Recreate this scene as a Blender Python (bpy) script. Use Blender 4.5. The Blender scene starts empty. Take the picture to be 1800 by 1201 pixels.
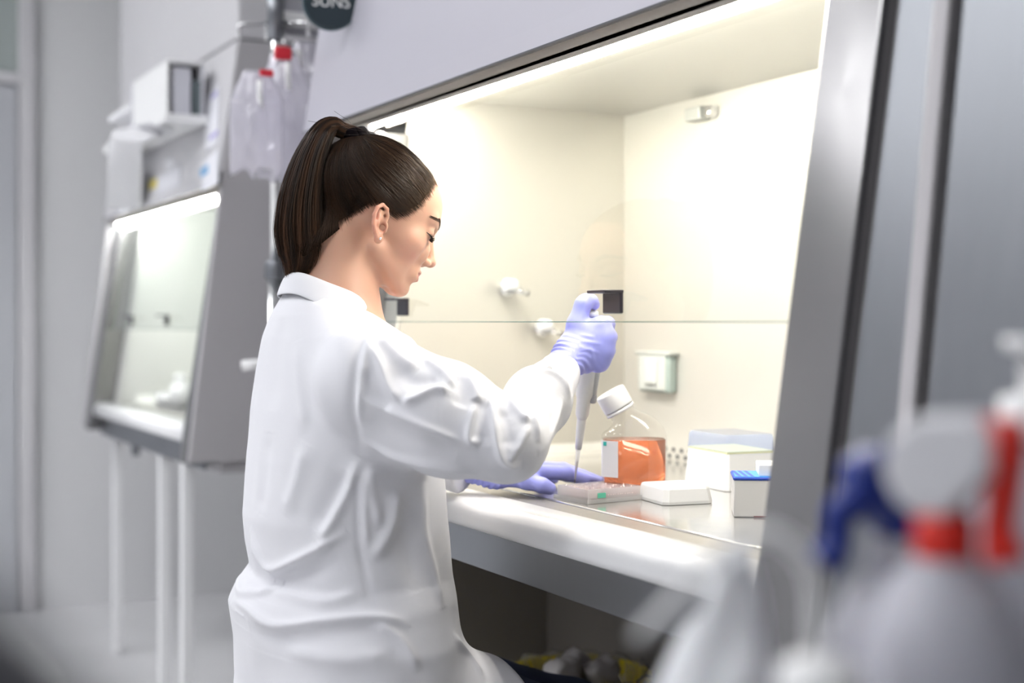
import bpy, bmesh, math, random
import numpy as np
from mathutils import Vector, Matrix
from mathutils.bvhtree import BVHTree

SC = bpy.context.scene
COL = SC.collection
rng = np.random.default_rng(7)
random.seed(7)

# ------------------------------------------------------------------ camera frame
CAMZ = 1.05
FPX = 2400.0
HOR = 566.0
FW = np.array([-0.8824, 0.4705, 0.0]); FW /= np.linalg.norm(FW)
RT = np.array([FW[1], -FW[0], 0.0])
CAM = np.array([0.0, 0.0, CAMZ])

def P(px, py, d):
    """world point seen at photo pixel (px,py) at depth d"""
    return CAM + FW * d + RT * ((px - 900) / FPX * d) + np.array([0, 0, (HOR - py) / FPX * d])

def PY(px, py, Y):
    t = (px - 900) / FPX
    return P(px, py, Y / (FW[1] + t * RT[1]))

def PX(px, py, X):
    t = (px - 900) / FPX
    return P(px, py, X / (FW[0] + t * RT[0]))

def PZ(px, py, z):
    return P(px, py, (CAMZ - z) * FPX / (py - HOR))

def V(*a):
    return Vector([float(x) for x in (a[0] if len(a) == 1 else a)])

# ------------------------------------------------------------------ object helpers
def tag(o, label=None, cat=None, group=None, kind=None):
    if label: o['label'] = label
    if cat: o['category'] = cat
    if group: o['group'] = group
    if kind: o['kind'] = kind
    return o

def empty(name, loc=(0, 0, 0), label=None, cat=None, group=None, rz=0.0):
    o = bpy.data.objects.new(name, None)
    o.empty_display_size = 0.05
    COL.objects.link(o)
    o.location = V(loc); o.rotation_euler = (0, 0, rz)
    bpy.context.view_layer.update()
    return tag(o, label, cat, group)

def link(name, me, mat=None, parent=None, local=False):
    o = bpy.data.objects.new(name, me)
    COL.objects.link(o)
    if mat is not None:
        for m in (mat if isinstance(mat, (list, tuple)) else [mat]):
            me.materials.append(m)
    if parent is not None:
        o.parent = parent
        if not local:
            bpy.context.view_layer.update()
            o.matrix_parent_inverse = parent.matrix_world.inverted()
    return o

def arr_mesh(name, verts, faces, smooth=True):
    me = bpy.data.meshes.new(name)
    verts = np.asarray(verts, dtype=np.float32)
    if isinstance(faces, np.ndarray):
        n = faces.shape[1]
        me.vertices.add(len(verts)); me.vertices.foreach_set('co', verts.ravel())
        me.loops.add(faces.size); me.loops.foreach_set('vertex_index', faces.ravel().astype(np.int32))
        me.polygons.add(len(faces))
        me.polygons.foreach_set('loop_start', (np.arange(len(faces)) * n).astype(np.int32))
        me.update(calc_edges=True)
    else:
        me.from_pydata([tuple(map(float, v)) for v in verts], [], faces)
    me.validate()
    if smooth:
        me.polygons.foreach_set('use_smooth', np.ones(len(me.polygons), dtype=bool))
    me.update()
    return me

class MB:
    """collects shapes for ONE mesh"""
    def __init__(s):
        s.bm = bmesh.new()
    def _add(s, verts, faces, smooth=False):
        vs = [s.bm.verts.new(V(v)) for v in verts]
        out = []
        for f in faces:
            try:
                fc = s.bm.faces.new([vs[i] for i in f]); fc.smooth = smooth; out.append(fc)
            except ValueError:
                pass
        return vs, out
    def box(s, lo, hi, bev=0.0, seg=2, M=None):
        (x0, y0, z0), (x1, y1, z1) = lo, hi
        v = [(x0,y0,z0),(x1,y0,z0),(x1,y1,z0),(x0,y1,z0),(x0,y0,z1),(x1,y0,z1),(x1,y1,z1),(x0,y1,z1)]
        f = [(0,3,2,1),(4,5,6,7),(0,1,5,4),(1,2,6,5),(2,3,7,6),(3,0,4,7)]
        vs, fs = s._add(v, f)
        if bev > 0:
            es = list({e for fc in fs for e in fc.edges})
            r = bmesh.ops.bevel(s.bm, geom=es, offset=bev, segments=seg, profile=0.5, affect='EDGES')
            vs = list({v for fc in r['faces'] for v in fc.verts} | {v for v in vs if v.is_valid})
            for fc in r['faces']: fc.smooth = True
        if M is not None:
            bmesh.ops.transform(s.bm, matrix=M, verts=vs)
        return s
    def prism(s, prof, x0, x1, bev=0.0, axis=0):
        """profile polygon of (y,z) (counter-clockwise) swept along x"""
        n = len(prof)
        def pt(a, b, x):
            return (x, a, b) if axis == 0 else ((a, x, b) if axis == 1 else (a, b, x))
        v = [pt(a, b, x0) for a, b in prof] + [pt(a, b, x1) for a, b in prof]
        f = [tuple(range(n))[::-1], tuple(range(n, 2*n))] + [(i, (i+1) % n, (i+1) % n + n, i + n) for i in range(n)]
        vs, fs = s._add(v, f)
        if bev > 0:
            es = list({e for fc in fs for e in fc.edges})
            r = bmesh.ops.bevel(s.bm, geom=es, offset=bev, segments=2, profile=0.5, affect='EDGES')
            for fc in r['faces']: fc.smooth = True
        return s
    def loft(s, rings, cap=True, smooth=True, closed=True):
        n = len(rings[0]); v = [p for r in rings for p in r]; f = []
        for i in range(len(rings) - 1):
            for j in range(n if closed else n - 1):
                a = i*n + j; b = i*n + (j+1) % n
                f.append((a, b, b + n, a + n))
        vs, fs = s._add(v, f, smooth)
        if cap and closed:
            for idx, rev in ((0, True), (len(rings)-1, False)):
                ring = vs[idx*n:(idx+1)*n]
                try: s.bm.faces.new(ring[::-1] if rev else ring)
                except ValueError: pass
        return s
    def lathe(s, prof, c=(0, 0, 0), axis=(0, 0, 1), n=32, smooth=True, cap=True):
        """prof: list of (radius, height) along axis from c"""
        ax = V(axis).normalized(); c = V(c)
        u = ax.orthogonal().normalized(); w = ax.cross(u)
        rings = [[c + ax*h + (u*math.cos(2*math.pi*k/n) + w*math.sin(2*math.pi*k/n))*max(r, 1e-5) for k in range(n)] for r, h in prof]
        return s.loft(rings, cap=cap, smooth=smooth)
    def cyl(s, a, b, r, r2=None, n=24, bev=0.0):
        a = V(a); b = V(b); L = (b - a).length; r2 = r if r2 is None else r2
        if bev > 0:
            prof = [(r-bev, 0), (r-bev*.3, bev*.3), (r, bev), (r2, L-bev), (r2-bev*.3, L-bev*.3), (r2-bev, L)]
        else:
            prof = [(r, 0), (r2, L)]
        return s.lathe(prof, a, b - a, n)
    def tube(s, pts, r, n=10, cap=True):
        pts = [V(p) for p in pts]; m = len(pts)
        rr = r if isinstance(r, (list, tuple)) else [r]*m
        rings = []; u = None
        for i, p in enumerate(pts):
            t = (pts[min(i+1, m-1)] - pts[max(i-1, 0)]).normalized()
            u = t.orthogonal().normalized() if u is None else (u - t*u.dot(t)).normalized()
            w = t.cross(u)
            rings.append([p + (u*math.cos(2*math.pi*k/n) + w*math.sin(2*math.pi*k/n))*rr[i] for k in range(n)])
        return s.loft(rings, cap=cap)
    def sphere(s, c, r, n=16, m=10, scale=(1, 1, 1)):
        c = V(c); v = [c + V(0, 0, r*scale[2])]; f = []
        for i in range(1, m):
            th = math.pi*i/m
            for k in range(n):
                ph = 2*math.pi*k/n
                v.append(c + V(r*scale[0]*math.sin(th)*math.cos(ph), r*scale[1]*math.sin(th)*math.sin(ph), r*scale[2]*math.cos(th)))
        v.append(c - V(0, 0, r*scale[2]))
        for k in range(n): f.append((0, 1+k, 1+(k+1) % n))
        for i in range(m-2):
            for k in range(n):
                a = 1+i*n+k; b = 1+i*n+(k+1) % n
                f.append((a, a+n, b+n, b))
        L = len(v)-1
        for k in range(n): f.append((L, L-n+(k+1) % n, L-n+k))
        s._add(v, f, True)
        return s
    def grid(s, fn, nu, nv, smooth=True):
        v = [fn(i/nu, j/nv) for i in range(nu+1) for j in range(nv+1)]
        f = [(i*(nv+1)+j, (i+1)*(nv+1)+j, (i+1)*(nv+1)+j+1, i*(nv+1)+j+1) for i in range(nu) for j in range(nv)]
        s._add(v, f, smooth)
        return s
    def xform(s, M):
        bmesh.ops.transform(s.bm, matrix=M, verts=s.bm.verts)
        return s
    def build(s, name, mat, parent=None, local=False, recalc=True):
        if recalc: bmesh.ops.recalc_face_normals(s.bm, faces=s.bm.faces)
        me = bpy.data.meshes.new(name); s.bm.to_mesh(me); s.bm.free()
        return link(name, me, mat, parent, local)

def solidify(o, t, off=0.0):
    m = o.modifiers.new('thick', 'SOLIDIFY'); m.thickness = t; m.offset = off
    return o
def subsurf(o, n=1):
    m = o.modifiers.new('sub', 'SUBSURF'); m.levels = n; m.render_levels = n
    return o

def smoothpath(pts, n=24):
    """Catmull-Rom through points"""
    p = np.array([[float(x) for x in q] for q in pts]); m = len(p)
    ext = np.vstack([2*p[0]-p[1], p, 2*p[-1]-p[-2]])
    out = []
    for t in np.linspace(0, m-1, n):
        i = min(int(t), m-2); u = t - i
        a, b, c, d = ext[i], ext[i+1], ext[i+2], ext[i+3]
        out.append(0.5*((2*b) + (c-a)*u + (2*a-5*b+4*c-d)*u*u + (3*b-a-3*c+d)*u**3))
    return np.array(out)

# ------------------------------------------------------------------ materials
def _nt(name):
    m = bpy.data.materials.new(name); m.use_nodes = True
    return m, m.node_tree, m.node_tree.nodes['Principled BSDF']

def mat(name, col, rough=0.5, metal=0.0, spec=0.5, noise=0.0, nscale=30.0, bump=0.0, bscale=200.0, stretch=None,
        trans=0.0, ior=1.45, sss=0.0, sssr=(1, .4, .2), emit=None, estr=0.0, coat=0.0, alpha=1.0, sheen=0.0, rvar=0.0, aniso=0.0):
    m, nt, b = _nt(name)
    b.inputs['Base Color'].default_value = (*col, 1)
    b.inputs['Roughness'].default_value = rough
    b.inputs['Metallic'].default_value = metal
    b.inputs['Specular IOR Level'].default_value = spec
    b.inputs['IOR'].default_value = ior
    b.inputs['Transmission Weight'].default_value = trans
    b.inputs['Coat Weight'].default_value = coat
    b.inputs['Alpha'].default_value = alpha
    b.inputs['Sheen Weight'].default_value = sheen
    b.inputs['Anisotropic'].default_value = aniso
    if sss:
        b.inputs['Subsurface Weight'].default_value = sss
        b.inputs['Subsurface Radius'].default_value = sssr
        b.inputs['Subsurface Scale'].default_value = 0.01
    if emit:
        b.inputs['Emission Color'].default_value = (*emit, 1)
        b.inputs['Emission Strength'].default_value = estr
    N, L = nt.nodes, nt.links
    if noise or bump or rvar:
        tc = N.new('ShaderNodeTexCoord'); mp = N.new('ShaderNodeMapping')
        if stretch: mp.inputs['Scale'].default_value = stretch
        L.new(tc.outputs['Object'], mp.inputs['Vector'])
        nz = N.new('ShaderNodeTexNoise'); nz.inputs['Scale'].default_value = nscale; nz.inputs['Detail'].default_value = 4
        L.new(mp.outputs['Vector'], nz.inputs['Vector'])
        if noise:
            mx = N.new('ShaderNodeMix'); mx.data_type = 'RGBA'
            mx.inputs[6].default_value = (*[c*(1-noise) for c in col], 1)
            mx.inputs[7].default_value = (*[min(1, c*(1+noise)) for c in col], 1)
            L.new(nz.outputs['Fac'], mx.inputs[0]); L.new(mx.outputs[2], b.inputs['Base Color'])
        if rvar:
            mr = N.new('ShaderNodeMapRange'); mr.inputs['To Min'].default_value = max(0.02, rough-rvar); mr.inputs['To Max'].default_value = rough+rvar
            L.new(nz.outputs['Fac'], mr.inputs['Value']); L.new(mr.outputs['Result'], b.inputs['Roughness'])
        if bump:
            n2 = N.new('ShaderNodeTexNoise'); n2.inputs['Scale'].default_value = bscale; n2.inputs['Detail'].default_value = 3
            L.new(mp.outputs['Vector'], n2.inputs['Vector'])
            bp = N.new('ShaderNodeBump'); bp.inputs['Strength'].default_value = bump; bp.inputs['Distance'].default_value = 0.002
            L.new(n2.outputs['Fac'], bp.inputs['Height']); L.new(bp.outputs['Normal'], b.inputs['Normal'])
    return m

def attr_mat(name, attr, rough=0.5, sss=0.0, sssr=(1, .35, .18), scale=0.01, spec=0.5, bump=0.0, bscale=400, aniso=0.0):
    m, nt, b = _nt(name)
    a = nt.nodes.new('ShaderNodeAttribute'); a.attribute_name = attr
    nt.links.new(a.outputs['Color'], b.inputs['Base Color'])
    b.inputs['Roughness'].default_value = rough; b.inputs['Specular IOR Level'].default_value = spec
    b.inputs['Anisotropic'].default_value = aniso
    if sss:
        b.inputs['Subsurface Weight'].default_value = sss
        b.inputs['Subsurface Radius'].default_value = sssr
        b.inputs['Subsurface Scale'].default_value = scale
    if bump:
        n2 = nt.nodes.new('ShaderNodeTexNoise'); n2.inputs['Scale'].default_value = bscale
        bp = nt.nodes.new('ShaderNodeBump'); bp.inputs['Strength'].default_value = bump; bp.inputs['Distance'].default_value = 0.0006
        nt.links.new(n2.outputs['Fac'], bp.inputs['Height']); nt.links.new(bp.outputs['Normal'], b.inputs['Normal'])
    return m

def glass_mat(name, tint=(1, 1, 1), refl=1.0, milk=0.0, milkcol=(1, 1, 1), rough=0.02, ior=1.5):
    """thin clear sheet: see-through with a Fresnel reflection (and some milkiness)"""
    m, nt, b = _nt(name); N, L = nt.nodes, nt.links
    out = N['Material Output']; N.remove(b)
    tr = N.new('ShaderNodeBsdfTransparent'); tr.inputs['Color'].default_value = (*tint, 1)
    gl = N.new('ShaderNodeBsdfGlossy'); gl.inputs['Roughness'].default_value = rough
    fr = N.new('ShaderNodeFresnel'); fr.inputs['IOR'].default_value = ior
    mu = N.new('ShaderNodeMath'); mu.operation = 'MULTIPLY'; mu.inputs[1].default_value = refl
    ge = N.new('ShaderNodeNewGeometry'); inv = N.new('ShaderNodeMath'); inv.operation = 'SUBTRACT'; inv.inputs[0].default_value = 1.0
    L.new(ge.outputs['Backfacing'], inv.inputs[1])
    m9 = N.new('ShaderNodeMath'); m9.operation = 'MULTIPLY'
    L.new(fr.outputs['Fac'], m9.inputs[0]); L.new(inv.outputs[0], m9.inputs[1]); L.new(m9.outputs[0], mu.inputs[0])
    mx = N.new('ShaderNodeMixShader'); L.new(mu.outputs[0], mx.inputs[0])
    base = tr.outputs[0]
    if milk:
        df = N.new('ShaderNodeBsdfDiffuse'); df.inputs['Color'].default_value = (*milkcol, 1)
        tl = N.new('ShaderNodeBsdfTranslucent'); tl.inputs['Color'].default_value = (*milkcol, 1)
        m0 = N.new('ShaderNodeMixShader'); m0.inputs[0].default_value = 0.5
        L.new(df.outputs[0], m0.inputs[1]); L.new(tl.outputs[0], m0.inputs[2])
        m1 = N.new('ShaderNodeMixShader'); m1.inputs[0].default_value = milk
        L.new(tr.outputs[0], m1.inputs[1]); L.new(m0.outputs[0], m1.inputs[2]); base = m1.outputs[0]
    L.new(base, mx.inputs[1]); L.new(gl.outputs[0], mx.inputs[2]); L.new(mx.outputs[0], out.inputs['Surface'])
    return m

def emit_mat(name, col, s):
    m, nt, b = _nt(name); N, L = nt.nodes, nt.links
    e = N.new('ShaderNodeEmission'); e.inputs['Color'].default_value = (*col, 1); e.inputs['Strength'].default_value = s
    L.new(e.outputs[0], N['Material Output'].inputs['Surface']); N.remove(b)
    return m

# ------------------------------------------------------------------ implicit surfaces
def sd_caps(p, a, b, ra, rb=None):
    rb = ra if rb is None else rb
    a = np.asarray(a, np.float32); ba = np.asarray(b, np.float32) - a
    pa = p - a
    h = np.clip(pa @ ba / max(float(ba @ ba), 1e-12), 0, 1)
    return np.linalg.norm(pa - h[:, None]*ba, axis=1) - (ra + (rb-ra)*h)
def sd_ell(p, c, r, R=None):
    q = p - np.asarray(c, np.float32)
    if R is not None: q = q @ np.asarray(R, np.float32)
    r = np.asarray(r, np.float32)
    k0 = np.linalg.norm(q/r, axis=1); k1 = np.linalg.norm(q/(r*r), axis=1)
    return k0*(k0-1)/np.maximum(k1, 1e-6)
def smin(a, b, k):
    h = np.clip(.5 + .5*(b-a)/k, 0, 1)
    return b*(1-h) + a*h - k*h*(1-h)
def smax(a, b, k):
    return -smin(-a, -b, k)

def surface_nets(f, ax, ay, az, B=14, margin=1.7, iters=2):
    ax, ay, az = (np.asarray(a, np.float32) for a in (ax, ay, az))
    nx, ny, nz = len(ax), len(ay), len(az)
    F = np.empty((nx, ny, nz), np.float32)
    I = list(range(0, nx, B)); J = list(range(0, ny, B)); K = list(range(0, nz, B))
    blocks = [(i, min(i+B, nx), j, min(j+B, ny), k, min(k+B, nz)) for i in I for j in J for k in K]
    cen = np.array([[(ax[b[0]]+ax[b[1]-1])/2, (ay[b[2]]+ay[b[3]-1])/2, (az[b[4]]+az[b[5]-1])/2] for b in blocks], np.float32)
    hd = np.array([math.sqrt((ax[b[1]-1]-ax[b[0]])**2+(ay[b[3]-1]-ay[b[2]])**2+(az[b[5]-1]-az[b[4]])**2)/2 for b in blocks])
    fc = f(cen)
    # a cell joins a block to the next one, so widen by one step
    step = max(np.diff(ax).max(), np.diff(ay).max(), np.diff(az).max())
    act = np.abs(fc) < hd*margin + step*1.8
    batch = []; cnt = 0
    def flush():
        nonlocal batch, cnt
        if not batch: return
        pts = []
        for b in batch:
            g = np.meshgrid(ax[b[0]:b[1]], ay[b[2]:b[3]], az[b[4]:b[5]], indexing='ij')
            pts.append(np.stack([q.ravel() for q in g], 1))
        val = f(np.concatenate(pts)); o = 0
        for b, q in zip(batch, pts):
            F[b[0]:b[1], b[2]:b[3], b[4]:b[5]] = val[o:o+len(q)].reshape(b[1]-b[0], b[3]-b[2], b[5]-b[4]); o += len(q)
        batch = []; cnt = 0
    for b, a, v in zip(blocks, act, fc):
        if a:
            batch.append(b); cnt += 1
            if cnt >= 60: flush()
        else:
            F[b[0]:b[1], b[2]:b[3], b[4]:b[5]] = v
    flush()
    S = F < 0
    cs = [(0,0,0),(1,0,0),(0,1,0),(1,1,0),(0,0,1),(1,0,1),(0,1,1),(1,1,1)]
    cnt8 = np.zeros((nx-1, ny-1, nz-1), np.int8)
    for c in cs: cnt8 += S[c[0]:nx-1+c[0], c[1]:ny-1+c[1], c[2]:nz-1+c[2]]
    ii, jj, kk = np.nonzero((cnt8 > 0) & (cnt8 < 8))
    idx = np.full((nx-1, ny-1, nz-1), -1, np.int32); idx[ii, jj, kk] = np.arange(len(ii))
    vals = np.stack([F[ii+c[0], jj+c[1], kk+c[2]] for c in cs], 1)
    pos = np.stack([np.stack([ax[ii+c[0]], ay[jj+c[1]], az[kk+c[2]]], 1) for c in cs], 1)
    acc = np.zeros((len(ii), 3)); w = np.zeros(len(ii))
    for e in [(0,1),(2,3),(4,5),(6,7),(0,2),(1,3),(4,6),(5,7),(0,4),(1,5),(2,6),(3,7)]:
        va, vb = vals[:, e[0]], vals[:, e[1]]
        m = (va < 0) != (vb < 0)
        t = np.where(m, va/np.where(m, va-vb, 1), 0)
        acc += np.where(m[:, None], pos[:, e[0]]*(1-t)[:, None]+pos[:, e[1]]*t[:, None], 0); w += m
    verts = acc/w[:, None]
    faces = []
    A = S[:-1, 1:-1, 1:-1] != S[1:, 1:-1, 1:-1]
    i, j, k = np.nonzero(A); j = j+1; k = k+1
    q = np.stack([idx[i, j-1, k-1], idx[i, j, k-1], idx[i, j, k], idx[i, j-1, k]], 1)
    fl = ~S[i, j, k]; q[fl] = q[fl][:, ::-1]; faces.append(q)
    A = S[1:-1, :-1, 1:-1] != S[1:-1, 1:, 1:-1]
    i, j, k = np.nonzero(A); i = i+1; k = k+1
    q = np.stack([idx[i-1, j, k-1], idx[i-1, j, k], idx[i, j, k], idx[i, j, k-1]], 1)
    fl = ~S[i, j, k]; q[fl] = q[fl][:, ::-1]; faces.append(q)
    A = S[1:-1, 1:-1, :-1] != S[1:-1, 1:-1, 1:]
    i, j, k = np.nonzero(A); i = i+1; j = j+1
    q = np.stack([idx[i-1, j-1, k], idx[i, j-1, k], idx[i, j, k], idx[i-1, j, k]], 1)
    fl = ~S[i, j, k]; q[fl] = q[fl][:, ::-1]; faces.append(q)
    faces = np.concatenate(faces)
    faces = faces[(faces >= 0).all(1)]
    return smooth_mesh(verts, faces, iters), faces

def smooth_mesh(verts, faces, iters, lam=0.5):
    if iters <= 0: return verts
    e = np.concatenate([faces[:, [0, 1]], faces[:, [1, 2]], faces[:, [2, 3]], faces[:, [3, 0]]])
    n = len(verts)
    deg = np.bincount(e[:, 0], minlength=n) + np.bincount(e[:, 1], minlength=n)
    for it in range(iters):
        for l in (lam, -lam*1.04):
            s = np.stack([np.bincount(e[:, 0], verts[e[:, 1], c], n) + np.bincount(e[:, 1], verts[e[:, 0], c], n) for c in range(3)], 1)
            verts = verts + l*(s/np.maximum(deg, 1)[:, None] - verts)
    return verts

def vnormals(verts, faces):
    a = verts[faces[:, 2]] - verts[faces[:, 0]]; b = verts[faces[:, 3]] - verts[faces[:, 1]]
    fn = np.cross(a, b); n = len(verts); out = np.zeros((n, 3))
    for c in range(4):
        for d in range(3): out[:, d] += np.bincount(faces[:, c], fn[:, d], n)
    return out/np.maximum(np.linalg.norm(out, axis=1), 1e-9)[:, None]

def vnoise(p, scale, seed=0):
    """smooth value noise, -1..1"""
    r = np.random.default_rng(seed); T = r.uniform(-1, 1, (32, 32, 32)).astype(np.float32)
    q = np.asarray(p)*scale; i = np.floor(q).astype(int); u = q - i; u = u*u*(3-2*u)
    o = 0
    for dx in (0, 1):
        for dy in (0, 1):
            for dz in (0, 1):
                w = (u[:, 0] if dx else 1-u[:, 0])*(u[:, 1] if dy else 1-u[:, 1])*(u[:, 2] if dz else 1-u[:, 2])
                o = o + w*T[(i[:, 0]+dx) % 32, (i[:, 1]+dy) % 32, (i[:, 2]+dz) % 32]
    return o

def setcol(me, col, name='Col'):
    a = me.color_attributes.new(name, 'FLOAT_COLOR', 'POINT')
    c = np.ones((len(me.vertices), 4), np.float32); c[:, :3] = col
    a.data.foreach_set('color', c.ravel())

def axis(lo, hi, step):
    return np.linspace(lo, hi, max(2, int(round((hi-lo)/step))+1))
def axis3(lo, a, b, hi, coarse, fine):
    return np.concatenate([axis(lo, a, coarse)[:-1], axis(a, b, fine), axis(b, hi, coarse)[1:]])
# ------------------------------------------------------------------ shared materials
M_steel = mat('brushed_steel', (.34, .333, .335), .25, 1.0, noise=.03, nscale=8, rvar=.02, stretch=(1, 1, 12), aniso=.3)
M_steel_dk = mat('dark_steel', (.27, .28, .30), .36, 1.0, noise=.05, nscale=6, rvar=.04, stretch=(12, 12, 1))
M_steel_in = mat('interior_steel', (.80, .78, .73), .42, .55, noise=.03, nscale=6, rvar=.05)
M_tray = mat('tray_steel', (.74, .73, .70), .16, .85, noise=.03, nscale=40, rvar=.04)
M_paint = mat('lavender_grey_paint', (.47, .46, .515), .45, noise=.02, nscale=3)
M_paint_lt = mat('light_grey_paint', (.62, .61, .63), .42, noise=.02, nscale=3)
M_paint_side = mat('side_grey_paint', (.48, .465, .48), .45, noise=.03, nscale=3)
M_sill = mat('white_enamel', (.88, .88, .89), .30, noise=.015, nscale=5)
M_beige = mat('anodised_beige', (.86, .79, .69), .5)
M_gap = mat('shadow_gasket', (.10, .10, .11), .6)
M_groove = mat('column_groove', (.30, .29, .30), .45)
M_grille = mat('grille_steel', (.40, .385, .36), .38, .8, noise=.1, nscale=60)
M_black = mat('black_plastic', (.035, .030, .040), .35)
M_white = mat('white_plastic', (.86, .86, .86), .38)
M_paper = mat('white_paper', (.82, .82, .84), .7)
M_sash = glass_mat('sash_glass', (.985, .995, .985), 1.0)
M_edge = mat('glass_edge', (.10, .22, .18), .15)
M_lamp_warm = emit_mat('warm_tube', (1.0, .945, .85), 150)
M_fill_in = emit_mat('inner_fill_glow', (1.0, .95, .87), 38)  # glow of an added fill strip, not a fitting of the cabinet
M_lamp_cool = emit_mat('cool_tube', (.97, 1.0, .97), 85)
M_chrome = mat('chrome', (.8, .8, .8), .12, 1.0)

M_rear_shade = mat('rear_panel_shade', (.16, .145, .13), .7)  # shade under the near cabinet is put into this dark colour
K = .155
def Yf(z): return .86 + K*(z-.80)

# ------------------------------------------------------------------ room shell
M_wall = mat('wall_paint', (.78, .78, .79), .38, noise=.03, nscale=1.5)
M_floor = mat('grey_vinyl', (.78, .78, .79), .22, noise=.05, nscale=3, rvar=.05)
M_ceil = mat('ceiling_white', (.80, .80, .80), .8, noise=.02, nscale=2)
X0, X1, Y0, Y1, ZC = -5.2, 1.7, -2.7, 1.75, 2.75
def slab(name, lo, hi, m):
    return tag(MB().box(lo, hi).build(name, m), kind='structure')
slab('floor', (X0-.1, Y0-.1, -.1), (X1+.1, Y1+.1, 0), M_floor)
slab('ceiling', (X0-.1, Y0-.1, ZC), (X1+.1, Y1+.1, ZC+.1), M_ceil)
slab('wall_left', (X0-.1, Y0-.1, 0), (X0, Y1+.1, ZC), M_wall)
slab('wall_back', (X0, Y1, 0), (X1, Y1+.1, ZC), M_wall)
M_wallf = mat('wall_dark', (.42, .42, .44), .5, noise=.05, nscale=1.2)
slab('wall_front', (X0, Y0-.1, 0), (X1, Y0, ZC), M_wallf)
slab('wall_right', (X1, Y0-.1, 0), (X1+.1, Y1+.1, ZC), M_wallf)
slab('baseboard_left', (X0, .86, 0), (X0+.004, Y1, .08), M_wall)
slab('baseboard_back', (X0+.004, Y1-.004, 0), (X1, Y1, .08), M_wall)
# door in the far end wall
M_door = mat('door_grey', (.47, .48, .51), .42, noise=.03, nscale=2)
dr = tag(MB().box((X0, -.28, 0), (X0+.03, .74, 1.90), .004).build('door_1', M_door), kind='structure')
MB().cyl((X0+.03, -.20, 1.0), (X0+.075, -.20, 1.0), .009).tube([(X0+.075, -.205, 1.0), (X0+.075, -.08, 1.0)], .009).build('door_handle', M_chrome, dr)
MB().box((X0+.03, -.06, 1.15), (X0+.034, .52, 1.70), .002).build('vision_panel', mat('door_glass', (.42, .45, .47), .12), dr)
tag(MB().box((X0, .745, 0), (X0+.045, .80, ZC), .004).box((X0, -.36, 0), (X0+.045, -.285, ZC), .004)
    .box((X0, -.285, 1.905), (X0+.045, .745, 1.945), .004).build('trim_1', M_paint_lt), kind='structure')
tag(MB().box((X0, -.285, 1.945), (X0+.02, .745, ZC)).build('trim_2', mat('transom_grey', (.36, .40, .39), .4)), kind='structure')

# ceiling light panels (light the room)
M_led = emit_mat('led_diffuser', (.97, .98, 1.0), 13.0)
for k, (x, y) in enumerate([(-3.9, -.35), (-2.3, -.55), (-.7, -.35), (-3.9, -1.75), (-2.3, -1.75), (-.7, -1.75)]):
    t = empty('ceiling_light', (x, y, ZC-.03), 'white square light panel set in the laboratory ceiling', 'ceiling light', 'ceiling light panels over the aisle')
    MB().box((-.34, -.34, .0), (.34, -.31, .03)).box((-.34, .31, .0), (.34, .34, .03)).box((-.34, -.31, .0), (-.31, .31, .03)).box((.31, -.31, .0), (.34, .31, .03)).build('frame', M_white, t, local=True)
    MB().box((-.31, -.31, .006), (.31, .31, .029)).build('diffuser', M_led, t, local=True)

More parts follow.
